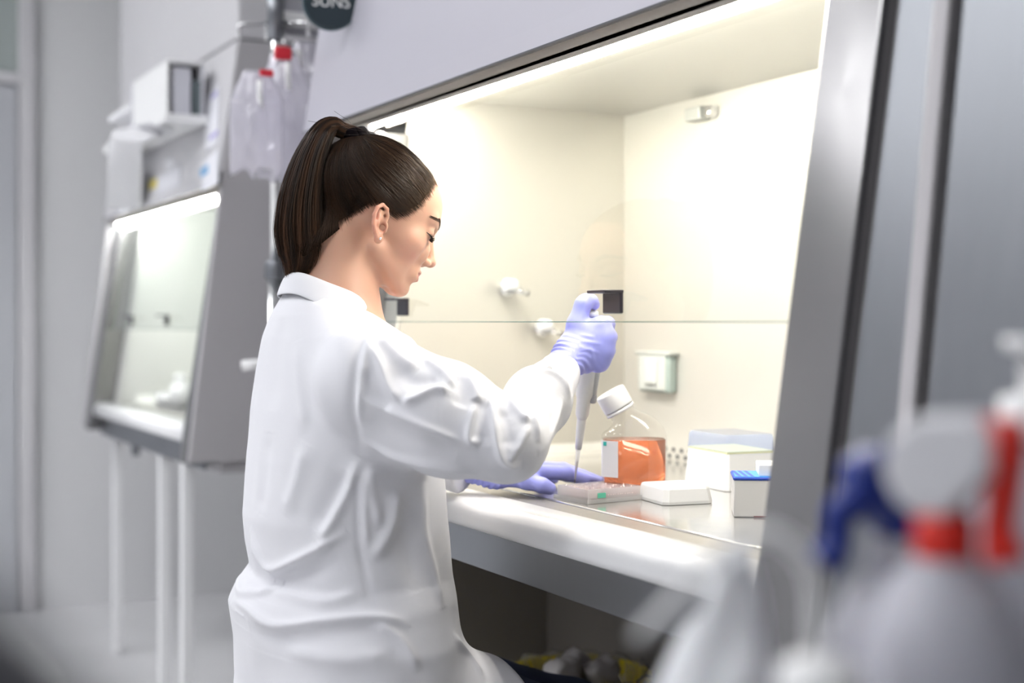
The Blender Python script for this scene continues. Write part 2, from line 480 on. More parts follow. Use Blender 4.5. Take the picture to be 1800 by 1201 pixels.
# ------------------------------------------------------------------ biosafety cabinets
def make_cabinet(xi0, xi1, xo0, xo1, zs, zl, zc, label, lampm, handles, inner, side, rear, paint, grp, legs, tr=.0035):
    """xi: opening, xo: outer, zs: sash edge, zl: lamp, zc: inner ceiling"""
    xc = (xo0+xo1)/2
    c = empty('safety_cabinet', (xc, 1.2, 0), label, 'laboratory cabinet', grp)
    yb = 1.4225
    # painted fronts
    zp = zl+.018
    zq = zp+.036
    MB().prism([(Yf(zq)-.05, zq), (Yf(zq)+.035, zq), (Yf(1.72)+.03, 1.72), (Yf(1.72)-.05, 1.72)], xo0+.002, xo1-.002).prism(
        [(Yf(zp)-.05, zp+.006), (Yf(zp)-.044, zp+.006), (Yf(zq)-.044, zq), (Yf(zq)-.05, zq)], xo0+.002, xo1-.002).build('front_panel', paint, c)
    MB().prism([(Yf(zp)-.0505, zp+.0035), (Yf(zp)-.042, zp+.0035), (Yf(zq)-.042, zq-.0005), (Yf(zq)-.0437, zq-.0005), (Yf(zp)-.0437, zp+.0058), (Yf(zp)-.0505, zp+.0058)], xo0+.003, xo1-.003).build('panel_gap_shade', M_gap, c)  # dark strip standing in for the shadow gap under the panel
    MB().box((xo0, Yf(1.72)-.052, 1.726), (xo1, 1.55, 2.30), .006).build('header_box', M_paint_lt, c)
    MB().box((xo0+.01, Yf(1.72)-.04, 1.718), (xo1-.01, 1.5, 1.728)).build('seam_strip', M_gap, c)
    # lamp under the panel
    zt = zl+.0067
    ly = Yf(zt)-.006 if tr < .005 else Yf(zt)-.012
    MB().box((xi0-.16, ly-.010, zl+.0063), (xi1+.012, ly-.007, zq+.001), .001).box((xi0-.16, ly-.010, zl+.013), (xi1+.012, ly+.004, zl+.0185)).build('lamp_housing', M_beige, c)
    tb = MB().cyl((xi0-.046, ly, zt), (xi1-.02, ly, zt), tr, n=16).build('lamp_tube', lampm, c)
    MB().box((xi0-.155, ly-.006, zl-.001), (xi0-.050, ly+.005, zl+.0125), .002).build('lamp_socket', M_white, c)
    MB().box((xi1-.018, ly-.006, zl-.001), (xi1+.005, ly+.005, zl+.0125), .002).build('lamp_socket', M_white, c)
    # outer sides
    for xa, xb in ((xo0, xo0+.02), (xo1-.02, xo1)):
        MB().prism([(Yf(.74)-.018, .72), (1.55, .72), (1.55, 1.718), (Yf(1.72)-.0515, 1.718)], xa, xb, .003).build('outer_side', M_paint_side, c)
    MB().box((xo0+.02, 1.53, .72), (xo1-.02, 1.55, 1.716)).build('outer_back', M_paint_side, c)
    # columns beside the sash: flat steel face, groove, set-back strip
    for s, xi, xo in ((1, xi1, xo1), (-1, xi0, xo0)):
        w = abs(xo-xi); a = min(.083, w*.55)
        for nm, m, u0, u1, off in (('column', M_steel, 0, a, -.016), ('column_groove', M_groove, a, a+.014, .004), ('column_strip', M_steel_dk, a+.014, w-.006, -.006)):
            if u1-u0 < .004: continue
            p0, p1 = xi+s*u0, xi+s*u1
            z0, z1 = .715, (zp-.001 if s > 0 else zl-.010)
            MB().prism([(Yf(z0)+off, z0), (Yf(z0)+.05, z0), (Yf(z1)+.05, z1), (Yf(z1)+off, z1)], min(p0, p1), max(p0, p1), .003 if nm == 'column' else 0).build(nm, m, c)
    # chamber
    MB().box((xi0-.02, yb, .78), (xi1+.02, yb+.015, zc)).build('interior_back', inner, c)
    MB().prism([(Yf(.80)+.055, .78), (yb, .78), (yb, zc), (Yf(zc)+.055, zc)], xi0+.045, xi0+.06).build('interior_side', side, c)
    MB().prism([(Yf(.80)+.055, .78), (yb, .78), (yb, zc), (Yf(zc)+.055, zc)], xi1-.004, xi1+.011).build('interior_side', inner, c)
    for xa, xb in ((xi0-.02, xi0+.06), (xi1-.004, xi1+.03)):
        MB().prism([(Yf(.80)+.0495, .80), (Yf(.80)+.056, .80), (Yf(zc)+.056, zc), (Yf(zc)+.0495, zc)], xa, xb).build('jamb', inner, c)
    if tr < .005: MB().box((xi0+.10, .985, zc-.004), (xi1-.04, 1.040, zc-.0005)).build('inner_fill', M_fill_in, c)  # unseen glowing strip added to light the chamber walls evenly
    MB().box((xi0-.02, Yf(zc)+.01, zc), (xi1+.02, yb+.015, zc+.012)).build('interior_ceiling', inner, c)
    MB().box((xi0+.06, .953, .776), (xi1-.004, yb, .80), .002).build('work_tray', M_tray, c)
    # cove at the foot of far side and back
    MB().prism([(xi0+.06, .80), (xi0+.085, .80), (xi0+.069, .806), (xi0+.06, .822)], .96, yb, axis=1).build('cove_strip', inner, c)
    vh = MB(); x = xi0+.10
    while x < xi1-.03:
        for zz, dx in ((.8185, 0), (.8065, .0125)):
            vh.cyl((x+dx, yb-.0015, zz), (x+dx, yb+.002, zz), .0042, n=10)
        x += .025
    vh.build('vent_holes', M_gap, c)
    # front grille, rest, apron
    g = MB().box((xi0, .910, .778), (xi1, .949, .7985))
    g.build('front_grille', M_grille, c)
    MB().box((xi0, .948, .775), (xi1, .9535, .7975)).build('tray_seal', M_gap, c)
    def arc(cy, cz, r, a0, a1, n=8):
        return [(cy+r*math.cos(math.radians(a0+(a1-a0)*i/n)), cz+r*math.sin(math.radians(a0+(a1-a0)*i/n))) for i in range(n+1)]
    prof = [(.910, .7985)] + arc(.866, .7785, .020, 82, 180, 9) + arc(.858, .770, .012, 180, 262, 6) + [(.910, .758)]
    b = MB().prism(prof, xi0-.03, xi1-.001)
    for f in b.bm.faces:
        if len(f.verts) == 4: f.smooth = True
    b.build('armrest_sill', M_sill, c)
    MB().box((xi0-.03, .872, .744), (xi1, .91, .757)).build('sill_rail', M_steel_dk, c)
    MB().box((xi0-.05, .876, .698), (xi1+.05, .888, .745), .002).build('apron', M_steel_dk, c)
    kn = MB().cyl((xi0+.33, .90, .662), (xi0+.33, .90, .70), .013)
    kn.build('apron_knob', M_steel_dk, c)
    MB().box((xo0+.02, .915, .69), (xo1-.02, 1.50, .775)).build('base_pan', M_paint_side, c)
    # sash
    z1 = zl+.06
    s = MB().prism([(Yf(zs)+.000, zs), (Yf(zs)+.006, zs), (Yf(z1)+.006, z1), (Yf(z1), z1)], xi0+.004, xi1-.006).build('sash', M_sash, c)
    MB().prism([(Yf(zs)+.0001, zs-.0006), (Yf(zs)+.0059, zs-.0006), (Yf(zs)+.0059, zs+.0006), (Yf(zs)+.0001, zs+.0006)], xi0+.004, xi1-.006).build('sash_edge', M_edge, s)
    for hx in handles:
        za = zs+.010
        h = MB().box((hx-.021, Yf(za)-.0055, za), (hx+.021, Yf(za)-.0005, za+.028), .002)
        h.prism([(Yf(za)-.028, za+.025), (Yf(za)-.0005, za+.025), (Yf(za)-.0005, za+.029), (Yf(za)-.028, za+.029)], hx-.021, hx+.021, .001)
        h.build('sash_handle', M_black, s)
    # stand
    for lx, lyy in legs:
        MB().box((lx-.014, lyy-.014, .02), (lx+.014, lyy+.014, .72), .003).cyl((lx, lyy, 0), (lx, lyy, .025), .018).build('leg', M_sill, c)
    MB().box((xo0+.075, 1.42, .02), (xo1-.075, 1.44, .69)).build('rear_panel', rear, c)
    if rear is M_rear_shade: MB().box((xo0+.055, .98, .02), (xo0+.075, 1.44, .69)).build('knee_shade_panel', rear, c)  # side panels added to keep the knee space dark
    if rear is M_rear_shade: MB().box((xo1-.075, .98, .02), (xo1-.055, 1.44, .69)).build('knee_shade_panel', rear, c)
    return c

H1 = PY(1082, 530, Yf(1.065)); H2 = PY(712, 536, Yf(1.065))
CAB = make_cabinet(-2.27, -1.0725, -2.58, -.88, 1.05, 1.401, 1.445,
    'brightly lit steel biosafety cabinet with raised glass sash where the woman works', M_lamp_warm, [H1[0], H2[0]], M_steel_in, mat('side_liner_steel', (.66, .635, .57), .40, .6, noise=.03, nscale=6, rvar=.05), M_rear_shade, M_paint, 'biosafety cabinets along the wall', [(x, y) for x in (-2.54, -.92) for y in (.93, 1.47)])
CAB2 = make_cabinet(-4.34, -3.256, -4.45, -3.165, 1.03, 1.352, 1.40,
    'grey biosafety cabinet far behind the woman with papers on its front', M_lamp_cool, [-3.62, -4.04], mat('interior_pale', (.78, .78, .75), .45, .3), bpy.data.materials['interior_pale'], mat('rear_panel_pale', (.75, .74, .74), .6), M_paint_lt, 'biosafety cabinets along the wall', [(-3.40, .89), (-3.65, .895), (-4.40, .93), (-4.40, 1.47), (-3.22, 1.47)], .009)

# details inside the near chamber (children of the cabinet)
def gas_tap(px, py):
    p = PX(px, py, -2.21)
    m = MB().cyl((-2.21, p[1], p[2]), (-2.195, p[1], p[2]), .016, bev=.003)
    m.cyl((-2.195, p[1], p[2]), (-2.165, p[1], p[2]), .008)
    m.cyl((-2.172, p[1], p[2]-.004), (-2.172, p[1]+.028, p[2]-.010), .006)
    t = m.build('gas_tap', M_chrome, CAB)
    MB().cyl((-2.172, p[1]-.022, p[2]+.004), (-2.172, p[1]+.002, p[2]+.003), .013, bev=.004).build('tap_knob', M_white, t)
gas_tap(888, 507); gas_tap(948, 577)
p = PY(1163, 655, 1.4225)
o = MB().box((p[0]-.050, 1.404, p[2]-.036), (p[0]+.050, 1.4225, p[2]+.036), .004).build('power_outlet', mat('outlet_grey', (.42, .50, .46), .4), CAB)
MB().box((p[0]-.046, 1.4015, p[2]-.032), (p[0]+.040, 1.405, p[2]+.033), .003).build('outlet_plate', mat('outlet_plate', (.72, .74, .70), .4), o)
MB().box((p[0]-.020, 1.396, p[2]-.022), (p[0]+.016, 1.403, p[2]+.024), .004).build('outlet_cover', mat('outlet_cover', (.80, .82, .78), .3), o)
MB().box((p[0]-.056, 1.400, p[2]+.032), (p[0]+.056, 1.4225, p[2]+.039), .002).build('outlet_hinge', mat('outlet_hinge', (.62, .64, .60), .4), o)
p = PY(1240, 201, 1.4225)
b = MB().box((p[0]-.030, 1.398, p[2]-.012), (p[0]+.016, 1.4225, p[2]+.012), .003).build('hook_bracket', mat('bracket_grey', (.60, .61, .58), .35, .3), CAB)
MB().box((p[0]+.018, 1.404, p[2]-.010), (p[0]+.036, 1.4225, p[2]+.010), .003).build('bracket_pin', M_chrome, b)

# grey equipment cabinet right of the near cabinet
def Ye(z): return Yf(z)-.006-.0337*(z-.74)
sv = empty('equipment_cabinet', (-.60, 1.2, 0), 'tall dark grey steel cabinet cut off by the right edge beside the bright cabinet', 'cabinet')
MB().prism([(Ye(.06), .06), (1.70, .06), (1.70, 2.2), (Ye(2.2), 2.2)], -.868, -.30, .004).build('body', M_steel_dk, sv)
MB().prism([(Ye(.10)-.012, .10), (Ye(.10), .10), (Ye(2.15), 2.15), (Ye(2.15)-.012, 2.15)], -.864, -.315, .003).build('door', M_steel_dk, sv)
MB().tube([(-.36, Ye(1.0)-.010, 1.0), (-.36, Ye(1.0)-.05, 1.0), (-.36, Ye(1.35)-.05, 1.35), (-.36, Ye(1.35)-.010, 1.35)], .008).build('handle', M_chrome, sv)
MB().box((-.86, .93, 0), (-.31, 1.68, .06)).build('plinth', M_gap, sv)
# ------------------------------------------------------------------ things in the chamber
ZW = .8006
# well plate: near corner, right corner, left corner on the tray
def corner(px, py): return PZ(px, py, ZW)
nc, rc = corner(1033, 887), corner(1119, 879)
er = (rc-nc)/np.linalg.norm(rc-nc); er[2] = 0; el = np.array([-er[1], er[0], 0])
if el @ FW < 0: el = -el
WR_, WL_ = .100, .080
ctr = nc + er*WR_/2 + el*WL_/2
wp = empty('well_plate', (ctr[0], ctr[1], ZW), 'clear plastic well plate with pink wells under the pipette tip', 'well plate', rz=math.atan2(er[1], er[0]))
M_clear = glass_mat('clear_styrene', (.98, .98, .98), 1.3, milk=.30, milkcol=(1, 1, 1))
M_clearw = glass_mat('clear_wells', (.985, .96, .965), .9, milk=.12, milkcol=(1, .93, .93))
M_media = mat('pink_medium', (.97, .84, .83), .15, trans=.7, ior=1.33)
hx_, hy_ = WR_/2, WL_/2
b = MB()
for lo, hi in (((-hx_, -hy_, .0), (hx_, -hy_+.0015, .006)), ((-hx_, hy_-.0015, 0), (hx_, hy_, .006)), ((-hx_, -hy_, 0), (-hx_+.0015, hy_, .006)), ((hx_-.0015, -hy_, 0), (hx_, hy_, .006))):
    b.box(lo, hi)
i_ = .004
for lo, hi in (((-hx_+i_, -hy_+i_, .0), (hx_-i_, -hy_+i_+.0013, .019)), ((-hx_+i_, hy_-i_-.0013, 0), (hx_-i_, hy_-i_, .019)), ((-hx_+i_, -hy_+i_, 0), (-hx_+i_+.0013, hy_-i_, .019)), ((hx_-i_-.0013, -hy_+i_, 0), (hx_-i_, hy_-i_, .019))):
    b.box(lo, hi)
b.box((-hx_+i_, -hy_+i_, .0012), (hx_-i_, hy_-i_, .0024))
b.build('frame', M_clear, wp, local=True)
wl = MB(); md = MB()
for i in range(5):
    for j in range(4):
        x, y = -hx_+.0135+i*.01825, -hy_+.0125+j*.0183
        wl.lathe([(.0073, .0028), (.0079, .019), (.0083, .019), (.0077, .0024)], (x, y, 0), n=20, cap=False)
        md.lathe([(.0070, .0030), (.0072, .0075)], (x, y, 0), n=18)
wl.build('wells', M_clearw, wp, local=True); md.build('medium', M_media, wp, local=True)
MB().box((-.030, -hy_+i_-.0006, .0065), (-.016, -hy_+i_-.0001, .0135)).build('green_label', mat('green_label', (.14, .62, .44), .5), wp, local=True)
tx = MB()
for k in range(11):
    w_ = .0016+.0012*((k*7) % 3)/2
    tx.box((-.012+.0042*k, -hy_+i_-.0004, .0095), (-.012+.0042*k+w_, -hy_+i_-.0001, .0104))
tx.build('printed_line', mat('print_grey', (.45, .40, .40), .6), wp, local=True)

# pipette: axis from the tip in a well to the plunger
TIPP = P(1010, 850, 1.985); TOPP = P(1043, 548, 1.893)
ax_ = (TOPP-TIPP); PL = np.linalg.norm(ax_); ax_ /= PL
pp_ = empty('pipette', TIPP, 'white and grey micropipette held upright in the raised glove', 'pipette')
def at(h): return TIPP + ax_*h
gl = .166                                 # height where the grip starts
M_pgrey = mat('pipette_grey', (.62, .63, .64), .35); M_plight = mat('pipette_white', (.80, .80, .79), .35)
body = MB().lathe([(.0068, gl-.062), (.0095, gl-.056), (.0104, gl-.030), (.0122, gl-.026), (.0128, gl+.05), (.0120, PL-.030), (.0085, PL-.024)], at(0), ax_, 28).build('body', M_plight, pp_)
MB().lathe([(.0046, gl-.110), (.0058, gl-.090), (.0068, gl-.0615), (.0078, gl-.058), (.0066, gl-.056)], at(0), ax_, 24).build('shaft', M_plight, pp_)
lat = RT - ax_*(RT @ ax_); lat /= np.linalg.norm(lat)
MB().tube([at(gl-.034)+lat*.0135, at(gl+.01)+lat*.0145, at(PL-.05)+lat*.0145], [.0036, .0046, .0046], 12).build('ejector_arm', M_pgrey, pp_)
MB().lathe([(.0050, gl-.036), (.0060, gl-.034), (.0060, gl-.026), (.0050, gl-.024)], at(0)+lat*.0125, ax_, 14).build('ejector_collar', mat('pipette_dark', (.33, .33, .35), .4), pp_)
MB().lathe([(.0035, PL-.03), (.0035, PL-.010), (.0075, PL-.009), (.0080, PL-.004), (.0070, PL)], at(0), ax_, 20).build('plunger', M_pgrey, pp_)
MB().tube([at(PL-.034)+lat*.008, at(PL-.030)+lat*.018, at(PL-.027)+lat*.027], [.005, .0042, .003], 10).build('finger_hook', M_pgrey, pp_)
MB().lathe([(.0006, .0), (.0011, .010), (.0030, .045), (.0046, .073), (.0056, .079), (.0056, .083)], at(0), ax_, 22).build('tip', glass_mat('frosted_tip', (.93, .93, .92), 1.0, milk=.45, milkcol=(.95, .95, .93)), pp_)
MB().lathe([(.00075, .0006), (.0010, .009), (.0024, .036), (.0024, .0362)], at(0), ax_, 14).build('sample', mat('sample_clear', (.80, .72, .72), .1, trans=.7, ior=1.33), pp_)

# medium bottle: octagonal body, leaning neck
bc = PZ(1118, 873, ZW); bc = bc + FW*.030
mb = empty('media_bottle', (bc[0], bc[1], ZW), 'clear octagonal bottle of orange medium with white slanted cap', 'bottle', rz=math.atan2(RT[1], RT[0]))
W2, D2 = .0465, .034
def octo(w, d, c=.42):
    cw, cd_ = w*c, d*c*1.1
    o = [(w, -d+cd_), (w, d-cd_), (w-cw, d), (-w+cw, d), (-w, d-cd_), (-w, -d+cd_), (-w+cw, -d), (w-cw, -d)]
    out = []
    for i in range(8):                     # softened corners
        a, b_, c_ = np.array(o[i-1]), np.array(o[i]), np.array(o[(i+1) % 8])
        for t in (.0, .5, 1.0):
            p0, p1 = b_+(a-b_)*.16, b_+(c_-b_)*.16
            out.append((1-t)**2*p0+2*t*(1-t)*b_+t*t*p1)
    return np.array(out)
def circ(r, n=24):
    return np.array([(r*math.cos(2*math.pi*(k+.0)/n-.9), r*math.sin(2*math.pi*(k+.0)/n-.9)) for k in range(n)])
LEAN = math.radians(30)
def bring(kind, w, z, s=0.0, dx=0.0, tilt=0.0, mixc=0.0):
    o = octo(W2*w, D2*w); c = circ(.0192)
    q = o*(1-mixc)+c*mixc
    r = np.stack([q[:, 0]*math.cos(tilt)+dx, q[:, 1], z+q[:, 0]*math.sin(tilt)], 1)
    return [tuple(v) for v in r]
def bottle_rings(ins=0.0, zmax=1.0):
    R = [(.70, .0015, 0, 0, 0), (.84, .002, 0, 0, 0), (.93, .006, 0, 0, 0), (.985, .016, 0, 0, 0), (1, .03, 0, 0, 0), (1, .078, 0, 0, 0), (.99, .086, 0, 0, 0)]
    if zmax > .09:
        R += [(.95, .093, -.001, .10, .05), (.84, .101, -.004, .25, .18), (.66, .1075, -.009, .38, .45), (.53, .112, -.0135, .46, .8), (.44, .116, -.0165, LEAN, 1.0)]
    return [bring('', w-(ins/W2 if w > .5 else 0), z+(ins if z < .01 else 0), 0, dx, -t*0+t, m) for w, z, dx, t, m in R]
axn = np.array([-math.sin(LEAN), 0, math.cos(LEAN)])
nk = np.array([-.0165, 0, .115])
rings = bottle_rings()
base = [np.array(v)-nk for v in rings[-1]]
for h, s_ in ((.006, 1.0), (.012, 1.0), (.014, 1.12), (.017, 1.12), (.018, .95), (.030, .95)):
    rings.append([tuple(nk+axn*h+v*s_) for v in base])
M_bottle = glass_mat('bottle_clear', (.955, .95, .94), 1.2, milk=.03)
MB().loft(rings, cap=True).build('bottle_body', M_bottle, mb, local=True)
LQ = .0800
lq = [r for r in bottle_rings(.0022) if True][:6]
lq[-1] = [(x, y, LQ) for x, y, z in lq[-1]]
MB().loft(lq, cap=True).build('medium', mat('orange_medium', (1.0, .30, .13), .04, trans=.80, ior=1.33, emit=None), mb, local=True)
cp = MB()
n = 48; prof = [(.0218, .011), (.0226, .013), (.0226, .035), (.0216, .0375), (.0185, .0385)]
rr = []
u_ = np.array([math.cos(LEAN), 0, math.sin(LEAN)]); v_ = np.array([0, 1.0, 0])
for k_, (r_, h_) in enumerate(prof):
    rr.append([tuple(nk+axn*h_+(u_*math.cos(2*math.pi*j/n)+v_*math.sin(2*math.pi*j/n))*(r_-(.0006 if (j % 2 and k_ in (1, 2)) else 0))) for j in range(n)])
cp.loft(rr).build('cap', M_white, mb, local=True)
MB().lathe([(.0208, .005), (.0222, .0055), (.0222, .0095), (.0208, .010)], nk, axn, 32).build('cap_ring', M_white, mb, local=True)
# label on the left faces
o = octo(W2*1.012, D2*1.012); e_ = MB()
lab = [o[k] for k in (17, 18, 19, 20)]
pa, pb = np.array([-W2*1.015, D2*.10]), np.array([-W2*1.015, -D2*.53])
pc_, pd_ = pb, np.array([-W2*.56, -D2*1.025])
vv = [(*pa, .027), (*pb, .027), (*pd_, .027), (*pa, .079), (*pb, .079), (*pd_, .079)]
e_._add(vv, [(0, 1, 4, 3), (1, 2, 5, 4)])
lb = e_.build('label', M_paper, mb, local=True)
e_ = MB(); t_ = pb*.93+pd_*.07; t2 = pb*.72+pd_*.28; off = np.array([-.0004, -.0004])
e_._add([(*(t_+off), .0715), (*(t2+off), .0715), (*(t2+off), .0775), (*(t_+off), .0775)], [(0, 1, 2, 3)])
e_.build('label_mark', mat('teal_mark', (.03, .45, .42), .5), lb)
lb.matrix_parent_inverse.identity()
for ch in lb.children: ch.parent = lb; ch.matrix_parent_inverse.identity()

# white upturned box lid
def obox(name, c, sx, sy, sz, rz, label, cat, matl, bev=.003, group=None):
    t = empty(name, c, label, cat, group, rz)
    return t
p = PZ(1186, 880, ZW)
lid = empty('box_lid', (p[0], p[1], ZW), 'low white plastic rack lid lying in front of the orange bottle', 'lid', rz=math.radians(-8))
q = []
for z, s_ in ((.0, 1.0), (.004, 1.0), (.020, .93), (.023, .90)):
    q.append([(sx*.044*s_, sy*.038*s_, z) for sx, sy in ((1, -.8), (1, .8), (.86, 1), (-.86, 1), (-1, .8), (-1, -.8), (-.86, -1), (.86, -1))])
MB().loft(q, smooth=False).build('lid_shell', M_white, lid, local=True)
MB().box((-.025, -.020, .0225), (.025, .020, .0245), .001).build('lid_panel', M_white, lid, local=True)
# tip rack with blue lid behind
p = PZ(1290, 858, ZW) + FW*.03
rk = empty('tip_rack', (p[0], p[1], ZW), 'white pipette tip rack with clear pale blue lid at the back of the tray', 'tip rack', rz=math.radians(-6))
q = []
for z, s_ in ((.0, 1.03), (.002, 1.03), (.052, .95), (.054, .95)):
    q.append([(sx*.062*s_, sy*.045*s_, z) for sx, sy in ((1, -.88), (1, .88), (.92, 1), (-.92, 1), (-1, .88), (-1, -.88), (-.92, -1), (.92, -1))])
MB().loft(q, smooth=False).build('rack_base', M_white, rk, local=True)
MB().box((-.057, -.041, .0535), (.057, .041, .0575), .001).build('rack_tray', mat('pale_yellow', (.80, .78, .42), .5), rk, local=True)
q = []
for z, s_ in ((.057, 1.0), (.078, .97), (.082, .92)):
    q.append([(sx*.060*s_, sy*.043*s_, z) for sx, sy in ((1, -.88), (1, .88), (.92, 1), (-.92, 1), (-1, .88), (-1, -.88), (-.92, -1), (.92, -1))])
MB().loft(q, smooth=False).build('rack_lid', glass_mat('pale_blue_lid', (.80, .85, .97), 1.0, milk=.25, milkcol=(.72, .77, 1.0)), rk, local=True)
# white carton with blue-edged flap
a0, a1 = PZ(1290, 909, ZW), PZ(1415, 911, ZW)
er2 = (a1-a0)/np.linalg.norm(a1-a0); el2 = np.array([-er2[1], er2[0], 0]); el2 = el2 if el2 @ FW > 0 else -el2
W_, L_, Hc = .090, .075, .0470
c_ = a0 + er2*W_/2 + el2*L_/2
ct = empty('carton', (c_[0], c_[1], ZW), 'small white carton with blue striped top edge next to the steel column', 'carton', rz=math.atan2(er2[1], er2[0]))
M_card = mat('white_card', (.76, .745, .73), .6)
MB().box((-W_/2, -L_/2, 0), (W_/2, L_/2, Hc), .0012).build('box_body', M_card, ct, local=True)
M_blue = mat('print_blue', (.010, .055, .42), .45); M_lblue = mat('print_light_blue', (.06, .28, .75), .45)
MB().box((-W_/2-.001, -L_/2-.001, Hc), (W_/2+.001, L_/2+.001, Hc+.0035), .0012).build('blue_edge', M_blue, ct, local=True)
tp = MB().box((-W_/2+.0015, -L_/2+.0015, Hc+.0035), (W_/2-.0015, L_/2-.0015, Hc+.0045), .0003).build('top_flap', M_lblue, ct, local=True)
for k in range(3):
    x = -W_/2+.006+k*.008
    e_ = MB(); e_._add([(x, -L_/2+.003, Hc+.0047), (x+.0045, -L_/2+.003, Hc+.0047), (x-.002, L_/2-.003, Hc+.0047), (x-.0065, L_/2-.003, Hc+.0047)], [(0, 1, 2, 3)])
    e_.build('stripe', M_blue, ct, local=True)
MB().box((-W_/2+.032, -L_/2+.008, Hc+.0045), (W_/2-.002, L_/2-.006, Hc+.019), .001).build('inner_tray', M_white, ct, local=True)
MB().box((-W_/2+.025, -L_/2-.0009, .0002), (W_/2, -L_/2-.0001, .0016)).build('base_line', mat('maroon_line', (.16, .02, .03), .6), ct, local=True)

# ------------------------------------------------------------------ between the cabinets: stand with bags
pole = PX(484, 420, -2.80)
sx_, sy_ = pole[0], pole[1]
iv = empty('drip_stand', (sx_, sy_, 0), 'tall steel drip stand in the gap between the two cabinets', 'stand')
MB().cyl((sx_, sy_, .05), (sx_, sy_, 1.15), .017).build('pole', M_chrome, iv)
MB().cyl((sx_, sy_, 1.15), (sx_, sy_, 1.95), .011).build('inner_pole', M_chrome, iv)
for zz in (.70, 1.02, 1.16):
    MB().cyl((sx_, sy_, zz-.02), (sx_, sy_, zz+.02), .023, bev=.004).build('collar', M_steel_dk, iv)
for k in range(5):
    an = 2*math.pi*k/5+.2; e = (sx_+.20*math.cos(an), sy_+.20*math.sin(an))
    lg = MB().tube([(sx_, sy_, .10), (sx_+.10*math.cos(an), sy_+.10*math.sin(an), .085), (*e, .06)], [.018, .014, .011]).build('leg', M_steel_dk, iv)
    MB().cyl((e[0]-.01, e[1], .025), (e[0]+.01, e[1], .025), .025, n=18).build('caster', M_black, lg)
hk = [(-.075, -.01), (-.02, .01), (.075, -.03)]
M_bag = glass_mat('clear_bag', (.93, .925, .95), 1.3, milk=.52, milkcol=(.92, .90, .97), rough=.12)
M_red = mat('red_clip', (.72, .03, .05), .4)
HT = PX(505, 92, -2.80)[2]
hb = MB()
for r_, f_ in hk:
    e = np.array([sx_, sy_, HT+.055])+RT*r_+FW*f_
    hb.tube([(sx_, sy_, HT+.06), e, e+np.array([0, 0, -.03])], .0045)
hb.build('hook', M_chrome, iv)
bags = [(PX(450, 122, -2.66), .108, .21, 'clear plastic bag with crumpled top hanging nearest the grey cabinet', 1),
        (PX(499, 92, -2.70), .112, .27, 'clear plastic bag hanging from a big red clip on the stand', 2),
        (PX(537, 70, -2.86), .105, .30, 'clear plastic bag hanging behind the edge of the lavender front panel', 3)]
for c, w_, h_, lb_, sd in bags:
    t = empty('plastic_bag', c, lb_, 'plastic bag', 'clear bags on the drip stand')
    m = MB(); N1, N2 = 22, 28
    def side(sg):
        def f(u, v):
            x = (u-.5)*w_*(1-.50*(1-v)**3); z = -h_*(1-v) if False else -h_*v
            k = math.sin(math.pi*u)**.6*math.sin(math.pi*min(1, v*1.02))**.5
            pinch = .45+.55*min(1, v*3.5)
            n_ = float(vnoise(np.array([[u*3.1, v*4.0, sd*3+sg]]), 2.2, sd)[0])*.010*k
            jag = .022*float(vnoise(np.array([[u*2.3, sd*1.7, 0]]), 3.0, 20+sd)[0])*(v > .999)
            off_ = sg*(.014*k)+n_
            return c + RT*((u-.5)*w_*pinch) + FW*off_ + np.array([0, 0, z+jag*1.0])
        return f
    m.grid(side(1), N1, N2); m.grid(side(-1), N1, N2)
    bmesh.ops.remove_doubles(m.bm, verts=m.bm.verts, dist=.0004)
    m.build('bag_film', M_bag, t)
    if sd == 2:
        MB().box(c+RT*-.014-FW*.022+np.array([0, 0, -.018]), c+RT*.014+FW*.004+np.array([0, 0, .010]), .004).build('clip', M_red, t)
        MB().tube([c+np.array([0, 0, .008]), c+np.array([0, 0, .03])], .003).build('clip_hook', M_chrome, t)
    if sd == 1:
        MB().box(c+RT*.012-FW*.020+np.array([0, 0, -.016]), c+RT*.034+FW*.0+np.array([0, 0, -.002]), .003).build('clip', M_red, t)
    # folded white spout strip
    s0 = c+RT*(.012 if sd != 3 else -.01)-FW*.022
    MB().loft([[s0+RT*(-.006)+np.array([0, 0, -.025-.055*k/5])-FW*.006*math.sin(k), s0+RT*.006+np.array([0, 0, -.025-.055*k/5])-FW*.006*math.sin(k),
                s0+RT*.006+FW*.002+np.array([0, 0, -.025-.055*k/5])-FW*.006*math.sin(k), s0-RT*.006+FW*.002+np.array([0, 0, -.025-.055*k/5])-FW*.006*math.sin(k)] for k in range(6)]).build('spout', M_white, t)
# pump head on the stand with white bracket
q = PX(517, 24, -2.80)
ph_ = empty('pump_head', (sx_, sy_, q[2]-.05), 'white and grey device clamped at the top of the stand above the bags', 'device')
MB().box(q+RT*-.040+FW*-.03+np.array([0, 0, -.030]), q+RT*.038+FW*.03+np.array([0, 0, .004]), .006).build('casing', M_white, ph_)
MB().box(q+RT*-.030+FW*-.015+np.array([0, 0, .003]), q+RT*.045+FW*.025+np.array([0, 0, .06]), .006).build('upper_casing', mat('device_grey', (.42, .42, .46), .4), ph_)
MB().box(q+RT*-.026+FW*-.018+np.array([0, 0, -.048]), q+RT*.052+FW*.02+np.array([0, 0, -.031]), .004).build('jaw', mat('jaw_grey', (.28, .28, .31), .4), ph_)
MB().cyl((sx_, sy_, q[2]-.06), (sx_, sy_, q[2]+.07), .018).build('clamp', M_steel_dk, ph_)
